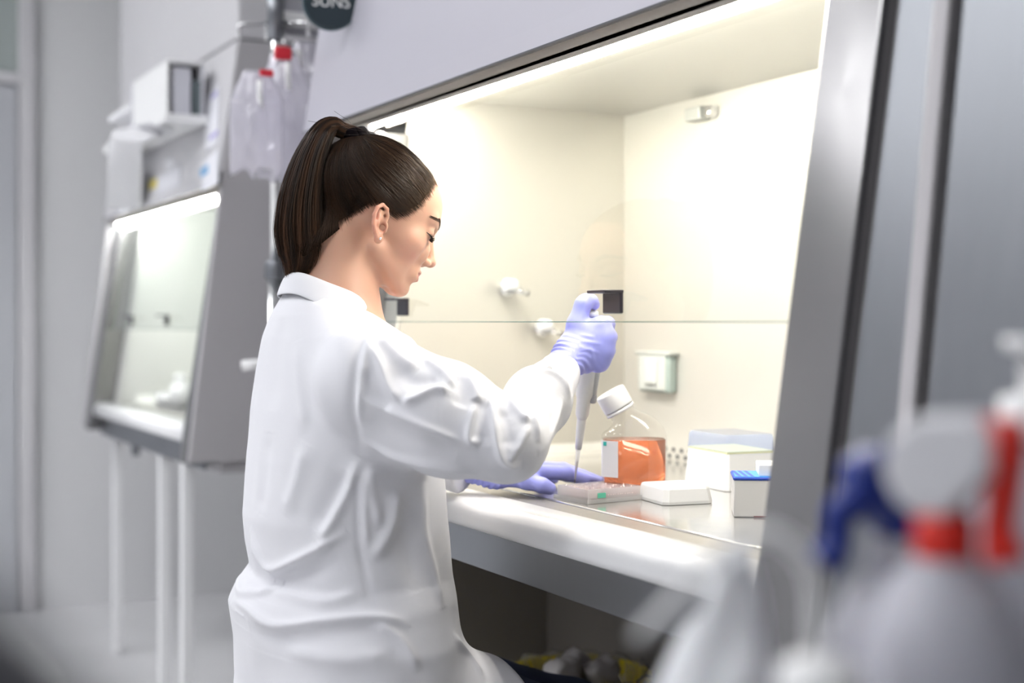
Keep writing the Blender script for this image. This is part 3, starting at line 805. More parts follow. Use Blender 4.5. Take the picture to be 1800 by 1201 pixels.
# round black dial with white lettering
q = PX(581, 4, -2.40)
fn = -FW*.92+RT*.30+np.array([0, 0, -.12]); fn /= np.linalg.norm(fn)
dl = empty('round_dial', q, 'round black dial with white lettering beside the lavender panel top', 'dial')
MB().lathe([(.046, -.006), (.050, -.004), (.050, .004), (.046, .006)], q, fn, 40).build('dial_face', mat('dial_black', (.03, .045, .055), .35), dl)
MB().lathe([(.0505, -.005), (.0525, -.004), (.0525, .005), (.0505, .006), (.0495, .0045), (.0495, -.0045)], q, fn, 40, cap=False).build('dial_rim', mat('rim_teal', (.06, .10, .12), .3), dl)
uu = np.cross(np.array([0, 0, 1.0]), fn); uu /= np.linalg.norm(uu); vv_ = np.cross(fn, uu)
fc = bpy.data.curves.new('dial_text', 'FONT'); fc.body = 'SUNS'; fc.size = .030; fc.align_x = 'CENTER'; fc.align_y = 'CENTER'; fc.extrude = .0004
to = bpy.data.objects.new('text_source', fc); COL.objects.link(to); bpy.context.view_layer.update()
tme = bpy.data.meshes.new_from_object(to.evaluated_get(bpy.context.evaluated_depsgraph_get()))
bpy.data.objects.remove(to)
tme.transform(Matrix(((uu[0], vv_[0], fn[0], q[0]+fn[0]*.0068), (uu[1], vv_[1], fn[1], q[1]+fn[1]*.0068), (uu[2], vv_[2], fn[2], q[2]+fn[2]*.0068), (0, 0, 0, 1))))
tme.materials.clear(); link('dial_lettering', tme, M_white, dl)
qb = np.array([q[0]-.01, Yf(q[2]+.02)-.062, q[2]+.02])
ds = MB().tube([q-fn*.006, (q-fn*.02)*.5+qb*.5, qb], .006).build('dial_arm', M_chrome, dl)
# white clamp knob lower on the stand
q = PX(444, 640, -2.80)
kb = empty('clamp_arm', (sx_, sy_, q[2]), 'small white clamp arm on the stand left of the coat', 'clamp')
MB().tube([np.array([sx_, sy_, q[2]+.008]), q+RT*.01, q-RT*.022+np.array([0, 0, -.004])], [.010, .011, .012]).build('arm', M_white, kb)
MB().cyl((sx_, sy_, q[2]-.015), (sx_, sy_, q[2]+.03), .024).build('sleeve', M_steel_dk, kb)

# ------------------------------------------------------------------ papers on the far cabinet
def ffront(px, py, off=.0):
    """point on the sloping front of the far cabinet under this pixel"""
    Y = 1.0
    for _ in range(12):
        p = PY(px, py, Y); Y = Yf(p[2])-.051-off
    return PY(px, py, Y)
def sheet(name, pxs, off, m, label=None, cat=None, parent=None, t=.0015, group=None):
    qs = [ffront(x, y, off) for x, y in pxs]; nn = np.cross(qs[1]-qs[0], qs[3]-qs[0]); nn /= np.linalg.norm(nn)
    if nn[1] > 0: nn = -nn
    e = MB(); e._add([*qs, *[q_+nn*t for q_ in qs]], [(3, 2, 1, 0), (4, 5, 6, 7), (0, 1, 5, 4), (1, 2, 6, 5), (2, 3, 7, 6), (3, 0, 4, 7)])
    o_ = e.build(name, m, parent)
    return tag(o_, label, cat, group)
nt = sheet('notice_sheet', [(364, 172), (386, 148), (384, 250), (362, 268)], .0005, mat('notice_white', (.78, .78, .83), .6), 'white notice with violet print at the right edge of the far cabinet', 'notice')
sheet('violet_print', [(372, 168), (382, 158), (382, 166), (372, 176)], .0022, mat('violet_ink', (.42, .38, .66), .6), parent=nt, t=.0004)
sheet('violet_print', [(368, 240), (383, 228), (383, 236), (368, 248)], .0022, bpy.data.materials['violet_ink'], parent=nt, t=.0004)
n2_ = sheet('notice_sheet', [(356, 286), (384, 262), (384, 322), (356, 336)], .0005, bpy.data.materials['notice_white'], 'small pale notice with a blue mark above the far lamp', 'notice')
sheet('blue_mark', [(352, 298), (366, 288), (366, 304), (352, 312)], .0022, mat('mark_blue', (.20, .42, .68), .5), parent=n2_, t=.0004)
l1 = sheet('warning_label', [(277, 313), (318, 290), (318, 325), (277, 345)], .0005, mat('label_grey', (.66, .66, .70), .6), 'pale label with a yellow square under the paper holder', 'label')
sheet('yellow_square', [(263, 319), (276, 313), (276, 328), (263, 334)], .0005, mat('label_yellow', (.72, .60, .14), .5), parent=l1)
sheet('round_sticker', [(290, 284), (303, 277), (309, 290), (292, 302)], .0005, mat('sticker_white', (.80, .80, .83), .5), 'small white sticker just below the paper holder', 'sticker')
mk = sheet('maker_plate', [(291, 62), (304, 54), (300, 84), (287, 92)], .0, mat('plate_brown', (.30, .20, .24), .5), 'small dark maker plate on the far cabinet header', 'plate')
# open box holder with papers
M_hold = mat('holder_grey', (.62, .62, .66), .45)
A_ = ffront(245, 262, .006); B_ = ffront(362, 226, .006); B_ = np.array([B_[0], A_[1], A_[2]])
hd = empty('paper_holder', (A_+B_)/2, 'white open wall tray of papers on the far cabinet front', 'paper holder')
ex = (B_-A_); LL = np.linalg.norm(ex); ex /= LL; on = np.array([0, -1.0, 0.0])
def hbx(u0, u1, o0, o1, z0, z1, nm, m, bev=.002, par=hd):
    c8 = []
    lo = A_+ex*u0*LL+on*o0+np.array([0, 0, z0]); hi = A_+ex*u1*LL+on*o1+np.array([0, 0, z1])
    return MB().box(np.minimum(lo, hi), np.maximum(lo, hi), bev).build(nm, m, par)
hbx(.00, 1.0, .0, .105, -.020, .000, 'tray_base', M_white)
hbx(.04, .46, .02, .095, .066, .084, 'paper_stack', M_paper)
hbx(.04, .44, .02, .095, .002, .012, 'paper_stack', M_paper)
hbx(.02, .46, .0, .012, .0, .09, 'holder_back', M_hold)
hbx(.48, .97, .002, .010, .0, .128, 'holder_back', M_hold)
hbx(.46, .48, .0, .10, .0, .134, 'holder_side', M_hold)
hbx(.46, .97, .090, .096, .0, .128, 'holder_front', M_white)
hbx(.46, .97, .0, .096, .128, .134, 'holder_top', M_white)
hbx(.50, .96, .0105, .028, .004, .09, 'dark_slot', mat('slot_dark', (.12, .15, .16), .5), 0)
hbx(.50, .96, .034, .078, .004, .118, 'paper_wad', mat('wad_grey', (.60, .60, .65), .6))

# white sheets sliding out of the tray and hanging down
top = ffront(250, 240)
pap = MB()
W0 = np.array([1.0, 0, 0])
c0_ = PY(212, 236, .84); c1_ = PY(285, 238, .86)
Yh = A_[1]
path = [PY(285, 222, Yh-.09), PY(258, 232, Yh-.11), PY(232, 238, Yh-.185), PY(221, 262, Yh-.20), PY(219, 320, Yh-.19), PY(217, 368, Yh-.18)]
path = smoothpath(path, 26)
rings_ = []
for k, c in enumerate(path):
    t_ = k/25; wv_ = .042*(1+.45*math.sin(min(1, t_*2.2)*math.pi))*(.75+.25*(t_ > .3))
    lft = -RT*wv_ + np.array([0, 0, .012*(1-t_)])
    rings_.append([c+lft, c+lft*.3+np.array([0, -.006, .006*math.sin(t_*9)]), c-lft*.3+np.array([0, -.004, 0]), c-lft])
v = [q_ for r in rings_ for q_ in r]; f = []
for i in range(25):
    for j in range(3): f.append((i*4+j, i*4+j+1, (i+1)*4+j+1, (i+1)*4+j))
pap._add(v, f, True)
po = pap.build('draped_paper', M_paper); solidify(po, .002); subsurf(po, 1)
tag(po, 'white paper sheets drooping over the left end of the far cabinet tray', 'paper')
e = MB(); q0, q1 = PY(206, 374, Yh-.055), PY(240, 358, Yh-.055); q2, q3 = PY(243, 285, Yh-.055), PY(208, 298, Yh-.055)
e._add([q0, q1, q2, q3, q0+[0, .012, 0], q1+[0, .012, 0], q2+[0, .012, 0], q3+[0, .012, 0]], [(0, 1, 2, 3), (7, 6, 5, 4), (0, 4, 5, 1), (1, 5, 6, 2), (2, 6, 7, 3), (3, 7, 4, 0)])
pb_ = e.build('clipboard', mat('clip_grey', (.55, .55, .59), .5)); tag(pb_, 'grey flat folder hanging under the drooping paper sheets', 'folder')
# pale bottles inside the far chamber
for k, (px, py, h_, r_, lb_) in enumerate([(318, 716, .09, .030, 'white bottle standing near the right inside the far cabinet'), (300, 712, .035, .045, 'low white dish inside the far cabinet beside a white bottle')]):
    q = PZ(px, py, .8008)
    t = empty('reagent_bottle' if k == 0 else 'white_dish', (q[0], q[1], .8008), lb_, 'bottle' if k == 0 else 'dish')
    if k == 0:
        MB().lathe([(.02, 0), (r_, .003), (r_, h_*.7), (r_*.5, h_*.85), (r_*.5, h_*.9)], (0, 0, 0), n=24).build('bottle_body', M_white, t, local=True)
        MB().lathe([(r_*.55, h_*.88), (r_*.6, h_*.9), (r_*.6, h_*1.05), (r_*.5, h_*1.07)], (0, 0, 0), n=24).build('cap', M_white, t, local=True)
    else:
        MB().lathe([(r_*.8, 0), (r_, .003), (r_, h_), (r_*.92, h_), (r_*.9, .006)], (0, 0, 0), n=28).build('dish_body', M_white, t, local=True)
        MB().lathe([(r_*1.03, h_*.6), (r_*1.03, h_+.003), (.001, h_+.004)], (0, 0, 0), n=28).build('dish_cover', M_clear, t, local=True)

# ------------------------------------------------------------------ under the near cabinet
yq = PX(972, 1186, -2.08)
yb = empty('waste_bin', (yq[0]+.02, yq[1]+.04, 0), 'yellow waste bin with clear liner under the bright cabinet', 'bin')
zt = yq[2]+.004
MB().lathe([(.105, .0), (.108, .01), (.125, zt-.02), (.130, zt-.015), (.130, zt), (.120, zt), (.118, zt-.02), (.10, .012)], (0, 0, 0), n=36).build('bin_body', mat('bin_yellow', (.75, .60, .02), .4), yb, local=True)
ln_ = MB(); rr = []
for k, (r_, z_) in enumerate([(.112, zt-.05), (.119, zt+.002), (.132, zt+.006), (.137, zt-.03), (.136, zt-.06)]):
    rr.append([((r_+.004*math.sin(j*3.7+k))*math.cos(2*math.pi*j/40), (r_+.004*math.sin(j*3.7+k))*math.sin(2*math.pi*j/40), z_+.006*math.sin(j*2.1)) for j in range(40)])
ln_.loft(rr, cap=False).build('liner', glass_mat('liner_film', (.9, .9, .9), 1.2, milk=.25, rough=.15), yb, local=True)
cr = MB()
for k, (bx_, by_) in enumerate([(.05, -.06), (.02, -.02), (.08, .0)]):
    cr.sphere((bx_, by_, zt+.012), .036, 14, 10, (1, .8, .9))
for v_c in cr.bm.verts: v_c.co += V(.006*math.sin(v_c.co.x*210), .006*math.sin(v_c.co.z*190), .006*math.sin(v_c.co.y*230))
cr.build('crumpled_film', mat('film_pale', (.45, .43, .42), .4), yb, local=True)

# ------------------------------------------------------------------ foreground trolley and bottles (out of focus)
TZ = .775
tcx, tcy = -.36, .43
trv = empty('trolley', (tcx, tcy, 0), 'white topped steel trolley in the right foreground carrying spray bottles', 'trolley', rz=math.atan2(RT[1], RT[0]))
MB().box((-.19, -.20, TZ-.022), (.22, .26, TZ), .006).build('top_shelf', mat('trolley_top', (.60, .60, .62), .35), trv, local=True)
MB().box((-.18, -.19, .25), (.21, .19, .27), .005).build('lower_shelf', mat('trolley_shelf', (.5, .5, .52), .4), trv, local=True)
for lx in (-.17, .20):
    for lyy in (-.18, .18):
        lg = MB().cyl((lx, lyy, .05), (lx, lyy, TZ-.02), .012).build('leg', M_chrome, trv, local=True)
        MB().cyl((lx-.012, lyy, .03), (lx+.012, lyy, .03), .03, n=18).build('caster', M_black, lg)
def spray(name, px, py, d, trig, ncol, face, label, bcol, htop, tdrop, tlen, hk=1.0, nz=True):
    """trigger spray bottle; (px,py,d) = middle of the trigger head"""
    h = P(px, py, d)
    t = empty(name, (h[0], h[1], TZ), label, 'spray bottle', None, math.atan2(face[1], face[0]))
    zh = h[2]-TZ
    zb = zh-.036
    MB().lathe([(.030, 0), (.038, .004), (.040, .012), (.040, zb*.55), (.036, zb*.70), (.024, zb*.88), (.0118, zb*.95), (.0118, zb)], (0, 0, 0), n=36).build('bottle_body', bcol, t, local=True)
    MB().lathe([(.0125, zb-.012), (.0132, zb-.010), (.0132, zb+.008), (.010, zb+.010)], (0, 0, 0), n=30).build('neck_ring', ncol, t, local=True)
    pr = [(-.034, zh-.008), (-.026, zh-.022), (-.012, zh-.028), (.010, zh-.028), (.016, zh-.012), (.036, zh-.010), (.036, zh+.010), (.020, zh+.018), (-.012, zh+.016), (-.028, zh+.006)]
    MB().prism([(a_*hk, b_) for a_, b_ in pr], -.0125, .0125, .004, axis=1).build('spray_head', htop, t, local=True)
    if nz: MB().cyl((.035*hk, 0, zh), (.046*hk, 0, zh), .0105, .009, n=24).build('nozzle', trig, t, local=True)
    tg = [(.018 if nz is False else .028, 0, zh-.008 if nz is False else zh+.016), (.024+tlen*.3, 0, zh-tdrop*.35), (.020+tlen*.6, 0, zh-tdrop*.7), (.020+tlen, 0, zh-tdrop)]
    MB().tube(smoothpath(tg, 12), [.0085, .009, .009, .0085, .008, .0075, .0075, .0075, .008, .009, .0095, .009], 12).build('trigger', trig, t, local=True)
    MB().tube([(0, 0, zb), (0, 0, .02)], .003).build('dip_tube', M_white, t, local=True)
    return t
M_trans = glass_mat('translucent_bottle', (.80, .80, .86), .8, milk=.55, milkcol=(.62, .62, .70), rough=.2)
M_hdpe = mat('frosted_white', (.44, .44, .49), .45, sss=.1)
M_redt = mat('trigger_red', (.62, .022, .012), .4)
M_bluet = mat('trigger_blue', (.008, .028, .22), .4)
spray('spray_bottle', 1660, 795, .60, M_redt, M_redt, (RT*.74-FW*.67), 'foreground spray bottle with white head and bright red trigger', M_hdpe, mat('head_white', (.62, .62, .65), .4), .046, .008, .74)
bl = spray('spray_bottle', 1572, 848, .68, M_bluet, M_hdpe, (-RT*.95-FW*.2), 'foreground spray bottle with dark blue trigger left of the red one', M_hdpe, M_bluet, .040, .018, .7, False)
# squeeze bottle with long bent spout at the lower left of the group
h = P(1440, 1130, .56)
t = empty('squeeze_bottle', (h[0], h[1], TZ), 'squat white squeeze bottle in front of the blue spray bottle', 'bottle')
zc_ = .125
MB().lathe([(.026, 0), (.034, .003), (.035, .01), (.035, zc_*.62), (.028, zc_*.8), (.015, zc_*.9), (.014, zc_)], (0, 0, 0), n=32).build('bottle_body', M_hdpe, t, local=True)
MB().lathe([(.017, zc_-.012), (.0175, zc_-.01), (.0175, zc_+.008), (.006, zc_+.014)], (0, 0, 0), n=24).build('cap', M_white, t, local=True)
sp = [np.array([0, 0, zc_+.01]), np.array([0, 0, zc_+.05])-RT*.004, np.array([0, 0, zc_+.062])-RT*.03, np.array([0, 0, zc_+.02])-RT*.075]
MB().tube(smoothpath(sp, 18), [.0042-.0001*k for k in range(18)], 10).build('spout', M_white, t, local=True)
# crumpled translucent bag hanging over the trolley corner
bgc = P(1215, 1110, .665)
m = MB()
def crump(u, v):
    x = (u-.5)*.095; y = (v-.5)*.10
    r_ = math.sqrt((2*(u-.5))**2+(2*(v-.5))**2)
    q = np.array([[u*2.4, v*2.4, .3]])
    hgt = .150*max(0, 1-r_**2.2*.75) + .022*float(vnoise(q, 2.3, 41)[0]) + .012*float(vnoise(q, 5.1, 42)[0])
    return np.array([bgc[0], bgc[1], TZ+.004]) + RT*(x*(1.1-.45*hgt/.15)+.022*(hgt/.15)) + FW*y + np.array([0, 0, max(.0, hgt)])
m.grid(crump, 34, 34)
bg_ = m.build('crumpled_bag', mat('bag_white', (.70, .70, .72), .35, trans=.0, sss=.1)); solidify(bg_, .0015)
tag(bg_, 'crumpled whitish plastic bag at the lower left corner of the trolley', 'plastic bag')
# teal capped vial low in front
h = P(1560, 1195, .50)
t = empty('vial', (h[0], h[1], TZ), 'small vial with teal cap at the bottom edge in front of the spray bottles', 'vial')
MB().lathe([(.012, 0), (.014, .002), (.014, .085), (.010, .095), (.010, .10)], (0, 0, 0), n=20).build('vial_body', M_trans, t, local=True)
MB().lathe([(.012, .093), (.0155, .095), (.0155, .118), (.012, .121)], (0, 0, 0), n=20).build('cap', mat('cap_teal', (.06, .22, .22), .4), t, local=True)
# white handset / tall bottle cut by the right edge
h = P(1815, 660, .72)
t = empty('dispenser', (h[0], h[1], TZ), 'tall white dispenser bottle cut off by the right edge above the red trigger', 'bottle')
zc_ = h[2]-TZ+.02
MB().lathe([(.03, 0), (.038, .004), (.038, zc_*.6), (.03, zc_*.72), (.014, zc_*.78), (.013, zc_*.82)], (0, 0, 0), n=32).build('bottle_body', M_hdpe, t, local=True)
MB().lathe([(.016, zc_*.79), (.017, zc_*.80), (.017, zc_*.88), (.006, zc_*.89), (.006, zc_*.97), (.014, zc_*.975), (.015, zc_)], (0, 0, 0), n=24).build('pump', M_white, t, local=True)

# ------------------------------------------------------------------ chair back close to the lens, lower left
cc = P(-1050, 985, .235)
ch = empty('lab_chair', (cc[0], cc[1], 0), 'dark grey swivel chair blurred in the lower left corner', 'chair', rz=math.atan2(RT[1], RT[0]))
M_chr = mat('chair_fabric', (.045, .045, .055), .8, sheen=.3)
zt = cc[2]
q = []
for k in range(9):
    t_ = k/8; z = zt-.36*(1-t_); w_ = .17*(1-.35*max(0, t_-.55)**1.0*1.6)
    if k == 8: w_ *= .75
    bow = .02*math.sin(math.pi*t_)
    q.append([(w_*math.cos(a_)*abs(math.cos(a_))**-.35 if abs(math.cos(a_)) > 1e-3 else 0, -.028*math.sin(a_)+bow, z) for a_ in np.linspace(0, 2*math.pi, 28, endpoint=False)])
for r in q: pass
bk = MB().loft(q)
bk.build('backrest', M_chr, ch, local=True)
MB().box((-.21, -.30, .44), (.21, .16, .50), .025, 3).build('seat', M_chr, ch, local=True)
MB().tube([(0, .02, zt-.30), (0, .05, .52), (0, .0, .44)], .016).build('back_bar', M_black, ch, local=True)
MB().cyl((0, -.06, .08), (0, -.06, .44), .025).build('column', M_chrome, ch, local=True)
for k in range(5):
    an = 2*math.pi*k/5; e = (.26*math.cos(an), -.06+.26*math.sin(an))
    lg = MB().tube([(0, -.06, .10), (*e, .06)], [.02, .014]).build('leg', M_black, ch, local=True)
    MB().cyl((e[0]-.012, e[1], .027), (e[0]+.012, e[1], .027), .027, n=16).build('caster', M_black, lg, local=True)
# ------------------------------------------------------------------ the woman
HX, HY, HZ = -1.72, .695, 1.184           # between the ear canals
PITCH, YAW = math.radians(24), math.radians(5)
hf = np.array([math.sin(YAW)*math.cos(PITCH), math.cos(YAW)*math.cos(PITCH), -math.sin(PITCH)])
hr = np.array([math.cos(YAW), -math.sin(YAW), 0.0])
hu = np.cross(hr, hf)
HM = np.stack([hr, hf, hu], 1)            # local -> world (columns)
HO = np.array([HX, HY, HZ])
def h2w(p): return HO + (np.asarray(p, float)*.01) @ HM.T
def w2h(p): return ((np.asarray(p, float) - HO) @ HM)*100

def head_sdf_local(q):
    """q in cm, head frame: x right, y forward, z up"""
    q = q.astype(np.float32)
    m = np.stack([np.abs(q[:, 0]), q[:, 1], q[:, 2]], 1)
    d = sd_ell(q, (0, -.7, 3.9), (6.9, 8.2, 7.2))
    d = smin(d, sd_ell(q, (0, 3.6, 3.9), (6.0, 5.5, 5.9)), 1.5)
    d = smin(d, sd_ell(q, (0, 4.0, -.6), (5.4, 4.7, 5.8)), 1.6)
    d = smin(d, sd_ell(q, (0, 4.3, -4.0), (4.0, 3.9, 2.9)), 1.2)
    d = smin(d, sd_caps(m, (4.6, 1.4, -3.4), (1.5, 7.1, -6.2), 1.05, 1.0), 1.3)
    d = smin(d, sd_ell(q, (0, 7.7, -6.2), (1.9, 1.35, 1.2)), 1.0)
    d = smin(d, sd_ell(m, (4.2, 5.3, -.4), (1.7, 1.9, 1.6)), 1.6)
    d = smin(d, sd_ell(m, (1.9, 7.9, -.7), (1.5, 1.25, 1.9)), .8)
    # sockets, lids and brow
    d = smax(d, -sd_ell(m, (3.5, 9.2, 1.75), (2.1, 1.5, 1.1)), .9)
    d = smin(d, sd_caps(m, (1.0, 8.4, 3.3), (4.3, 6.9, 3.5), .72), 1.0)
    d = smin(d, sd_ell(m, (3.3, 7.0, 1.75), (1.5, 1.25, 1.12)), .35)
    d = smin(d, sd_caps(m, (2.1, 8.2, 1.3), (4.5, 7.0, 1.3), .22), .25)       # lower rim of the lid
    # nose
    d = smin(d, sd_caps(q, (0, 8.5, 2.5), (0, 10.3, -.95), .60, .68), .9)
    d = smin(d, sd_ell(q, (0, 10.35, -1.1), (.80, .82, .70)), .5)
    d = smin(d, sd_ell(m, (1.0, 9.35, -1.55), (.68, .92, .58)), .45)
    d = smax(d, -sd_ell(m, (.50, 9.75, -2.02), (.28, .5, .33)), .2)
    # mouth
    d = smin(d, sd_ell(q, (0, 7.9, -3.8), (2.7, 1.65, 1.7)), 1.0)
    d = smin(d, sd_caps(m, (0, 9.42, -3.12), (2.0, 8.50, -3.55), .43, .24), .28)
    d = smin(d, sd_caps(m, (0, 9.30, -4.12), (1.8, 8.40, -3.8), .52, .24), .28)
    d = smax(d, -sd_caps(m, (0, 10.02, -3.60), (2.3, 8.85, -3.66), .17), .20)
    d = smax(d, -sd_caps(m, (0, 9.75, -5.15), (1.2, 9.3, -5.2), .42), .6)
    # ears
    e = ear_sdf(m)
    d = smin(d, e, .25)
    d = smax(d, -sd_ell(m, ear_pt(.05, -.20, .80), (1.0, .56, .92)), .18)
    d = smax(d, -sd_caps(m, ear_pt(.22, -.35, .9), ear_pt(.32, -.35, -.5), .40), .12)
    d = smax(d, -sd_ell(m, ear_pt(-.05, 1.75, .78), (.62, .42, .62)), .18)
    return d

EA = math.radians(16)
def ear_pt(u, v, w):
    """u forward, v up in the tilted ear plane, w outward"""
    u, v = u*.95, v*.86
    y = u*math.cos(EA) - v*math.sin(EA); z = u*math.sin(EA) + v*math.cos(EA)
    u, v = u, v
    return (6.85 + w - .34*u, .15 + y, -.75 + z)
def ear_sdf(m):
    pts = [ear_pt(.55, .3, .0), ear_pt(.8, 1.5, .1), ear_pt(.5, 2.5, .3), ear_pt(-.35, 3.0, .45), ear_pt(-1.15, 2.4, .55),
           ear_pt(-1.5, 1.2, .6), ear_pt(-1.4, -.1, .55), ear_pt(-1.0, -1.3, .4), ear_pt(-.45, -2.2, .25)]
    d = None
    for a, b in zip(pts[:-1], pts[1:]):
        c = sd_caps(m, a, b, .27); d = c if d is None else smin(d, c, .15)
    an = [ear_pt(.1, 1.9, .1), ear_pt(-.55, 1.2, .35), ear_pt(-.85, .2, .42), ear_pt(-.55, -.9, .3), ear_pt(.0, -1.25, .2)]
    for a, b in zip(an[:-1], an[1:]): d = smin(d, sd_caps(m, a, b, .27), .25)
    d = smin(d, sd_ell(m, ear_pt(-.15, -2.15, .12), (.36, .62, .75)), .35)
    d = smin(d, sd_caps(m, ear_pt(.75, .0, .1), ear_pt(.65, -.8, .1), .32), .3)
    for a, b, r in ((ear_pt(-.5, 1.9, .0), ear_pt(-.9, .2, .1), .42), (ear_pt(-.9, .2, .1), ear_pt(-.35, -1.6, .0), .42), (ear_pt(-.2, 1.0, -.45), ear_pt(-.1, -1.2, -.4), .55)):
        d = smin(d, sd_caps(m, a, b, r), .25)
    return d

# ---- body (one continuous skin: head, neck, trunk, arms, legs)
SHR, ELR = np.array([-1.560, .635, .988]), np.array([-1.435, .757, .912])
WRR = P(995, 632, 1.865)
SHL, ELL = np.array([-1.865, .690, .985]), np.array([-1.915, .760, .880])
WRL = np.array([-1.760, .900, .832])
HIPS = [np.array([-1.630, .675, .560]), np.array([-1.810, .675, .560])]
KNEE = [np.array([-1.60, 1.08, .425]), np.array([-1.83, 1.08, .425])]
ANK = [np.array([-1.60, .98, .09]), np.array([-1.83, 1.00, .09])]
def trunk_sdf(p, g=0.0):
    p = p.astype(np.float32)
    d = sd_ell(p, (-1.72, .655, .62), (.165+g, .115+g, .13+g))
    d = smin(d, sd_ell(p, (-1.72, .655, .80), (.115+g, .080+g, .20+g)), .06)
    d = smin(d, sd_ell(p, (-1.72, .655, .95), (.132+g, .078+g, .13+g)), .06)
    d = smin(d, sd_caps(p, SHR+[-.03, 0, 0], SHL+[.03, 0, 0], .042+g), .05)
    return d
def limbs_sdf(p, g=0.0):
    d = sd_caps(p, SHR, ELR, .038+g, .031+g)
    d = smin(d, sd_caps(p, ELR, WRR, .031+g, .018+g), .02)
    d = smin(d, smin(sd_caps(p, SHL, ELL, .038+g, .031+g), sd_caps(p, ELL, WRL, .031+g, .018+g), .02), .02)
    return d
def legs_sdf(p, g=0.0):
    d = None
    for h, k, a in zip(HIPS, KNEE, ANK):
        e = smin(sd_caps(p, h, k, .075+g, .055+g), sd_caps(p, k, a, .053+g, .036+g), .03)
        e = smin(e, sd_caps(p, a+[0, -.02, -.045], a+[0, .14, -.055], .034+g, .028+g), .03)
        d = e if d is None else smin(d, e, .02)
    return d
NECK0 = h2w((0, -2.6, -3.0)); NECK1 = np.array([-1.72, .650, 1.055])
def body_sdf(p):
    p = p.astype(np.float32)
    d = smin(smin(trunk_sdf(p), limbs_sdf(p), .04), legs_sdf(p), .05)
    n = sd_caps(p, NECK0, NECK1, .0485, .0505)
    n = smin(n, sd_caps(p, NECK1, (-1.72, .65, .98), .0505, .085), .045)
    d = smin(d, n, .02)
    near = p[:, 2] > 1.0
    if near.any():
        h = head_sdf_local(w2h(p[near]))*.01
        d[near] = smin(d[near], h, .012)
    return d

def seg_axis(knots):
    """knots: [(pos, step), ...] -> varying-step axis"""
    out = [np.array([knots[0][0]])]
    for (a, s), (b, _) in zip(knots[:-1], knots[1:]): out.append(axis(a, b, s)[1:])
    return np.concatenate(out)
bx = seg_axis([(-2.02, .012), (-1.83, .0022), (-1.615, .012), (-1.34, .012)])
by = seg_axis([(.50, .010), (.57, .0016), (.83, .012), (1.24, .012)])
bz = seg_axis([(-.02, .013), (1.02, .0017), (1.33, .01)])
bv, bf = surface_nets(body_sdf, bx, by, bz, iters=2)

PERSON_LABEL = 'woman in white lab coat with brown ponytail and blue gloves pipetting at the bright cabinet'
# skin colour: lips, blush, ear, with shade painted into the ear hollow
ql = w2h(bv); qa = np.abs(ql[:, 0])
skin = np.tile(np.array([.60, .352, .252]), (len(bv), 1))
def blend(c, w):
    global skin
    w = np.clip(w, 0, 1)[:, None]; skin = skin*(1-w) + np.array(c)*w
inhead = bv[:, 2] > 1.0
blend((.70, .33, .25), np.exp(-(((qa-4.4)/1.8)**2+((ql[:, 1]-5.5)/2.2)**2+((ql[:, 2]+1.4)/1.6)**2))*.45)
blend((.66, .30, .22), np.clip((qa-6.9)/.8, 0, 1)*(ql[:, 1] < 1.2)*(np.abs(ql[:, 2]) < 3.8)*.55)
ec = np.array(ear_pt(.15, -.3, .2)); blend((.34, .14, .10), np.exp(-(((ql[:, 1]-ec[1])/.55)**2+((ql[:, 2]-ec[2])/.85)**2))*(qa > 5.8)*.7)  # ear hollow darkened: its shade is painted into the skin
lipw = (np.clip((ql[:, 2]-(-4.60+.22*qa))/.15, 0, 1)*np.clip((-2.82-.24*qa-ql[:, 2])/.15, 0, 1)*(qa < 2.1)*(ql[:, 1] > 8.0))
blend((.50, .17, .15), lipw*.85)
blend((.32, .13, .10), np.exp(-((ql[:, 2]+3.63)/.10)**2)*(qa < 2.0)*(ql[:, 1] > 8.0)*.7)
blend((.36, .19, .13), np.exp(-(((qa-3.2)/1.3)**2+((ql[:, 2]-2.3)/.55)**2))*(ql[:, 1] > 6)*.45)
M_skin = attr_mat('skin', 'Col', rough=.45, sss=.25, sssr=(1.0, .35, .2), scale=.008, spec=.4, bump=.12, bscale=900)
body_me = arr_mesh('person', bv, bf); setcol(body_me, skin)
person = link('person', body_me, M_skin)
tag(person, PERSON_LABEL, 'person')

# ---- hair on the head
def skull_r(dirs, c=np.array([0, -1.0, 3.8]), infl=0.0):
    """distance from c to the scalp along unit dirs (bisect on the head surface without the ears)"""
    lo = np.zeros(len(dirs)); hi = np.full(len(dirs), 14.0)
    for _ in range(22):
        mid = (lo+hi)/2; q = c + dirs*mid[:, None]
        q32 = q.astype(np.float32)
        d = sd_ell(q32, (0, -.7, 3.9), (6.9, 8.2, 7.2))
        d = smin(d, sd_ell(q32, (0, 3.6, 3.9), (6.0, 5.5, 5.9)), 1.5)
        d = smin(d, sd_ell(q32, (0, 4.0, -.6), (5.4, 4.7, 5.8)), 1.6)
        d = smin(d, sd_caps(q32, (0, -2.6, -3.0), (0, -4.5, -8), 4.85, 5.0), 1.2)
        ins = d < infl
        lo = np.where(ins, mid, lo); hi = np.where(ins, hi, mid)
    return lo
SCC = np.array([0, -1.0, 3.8])
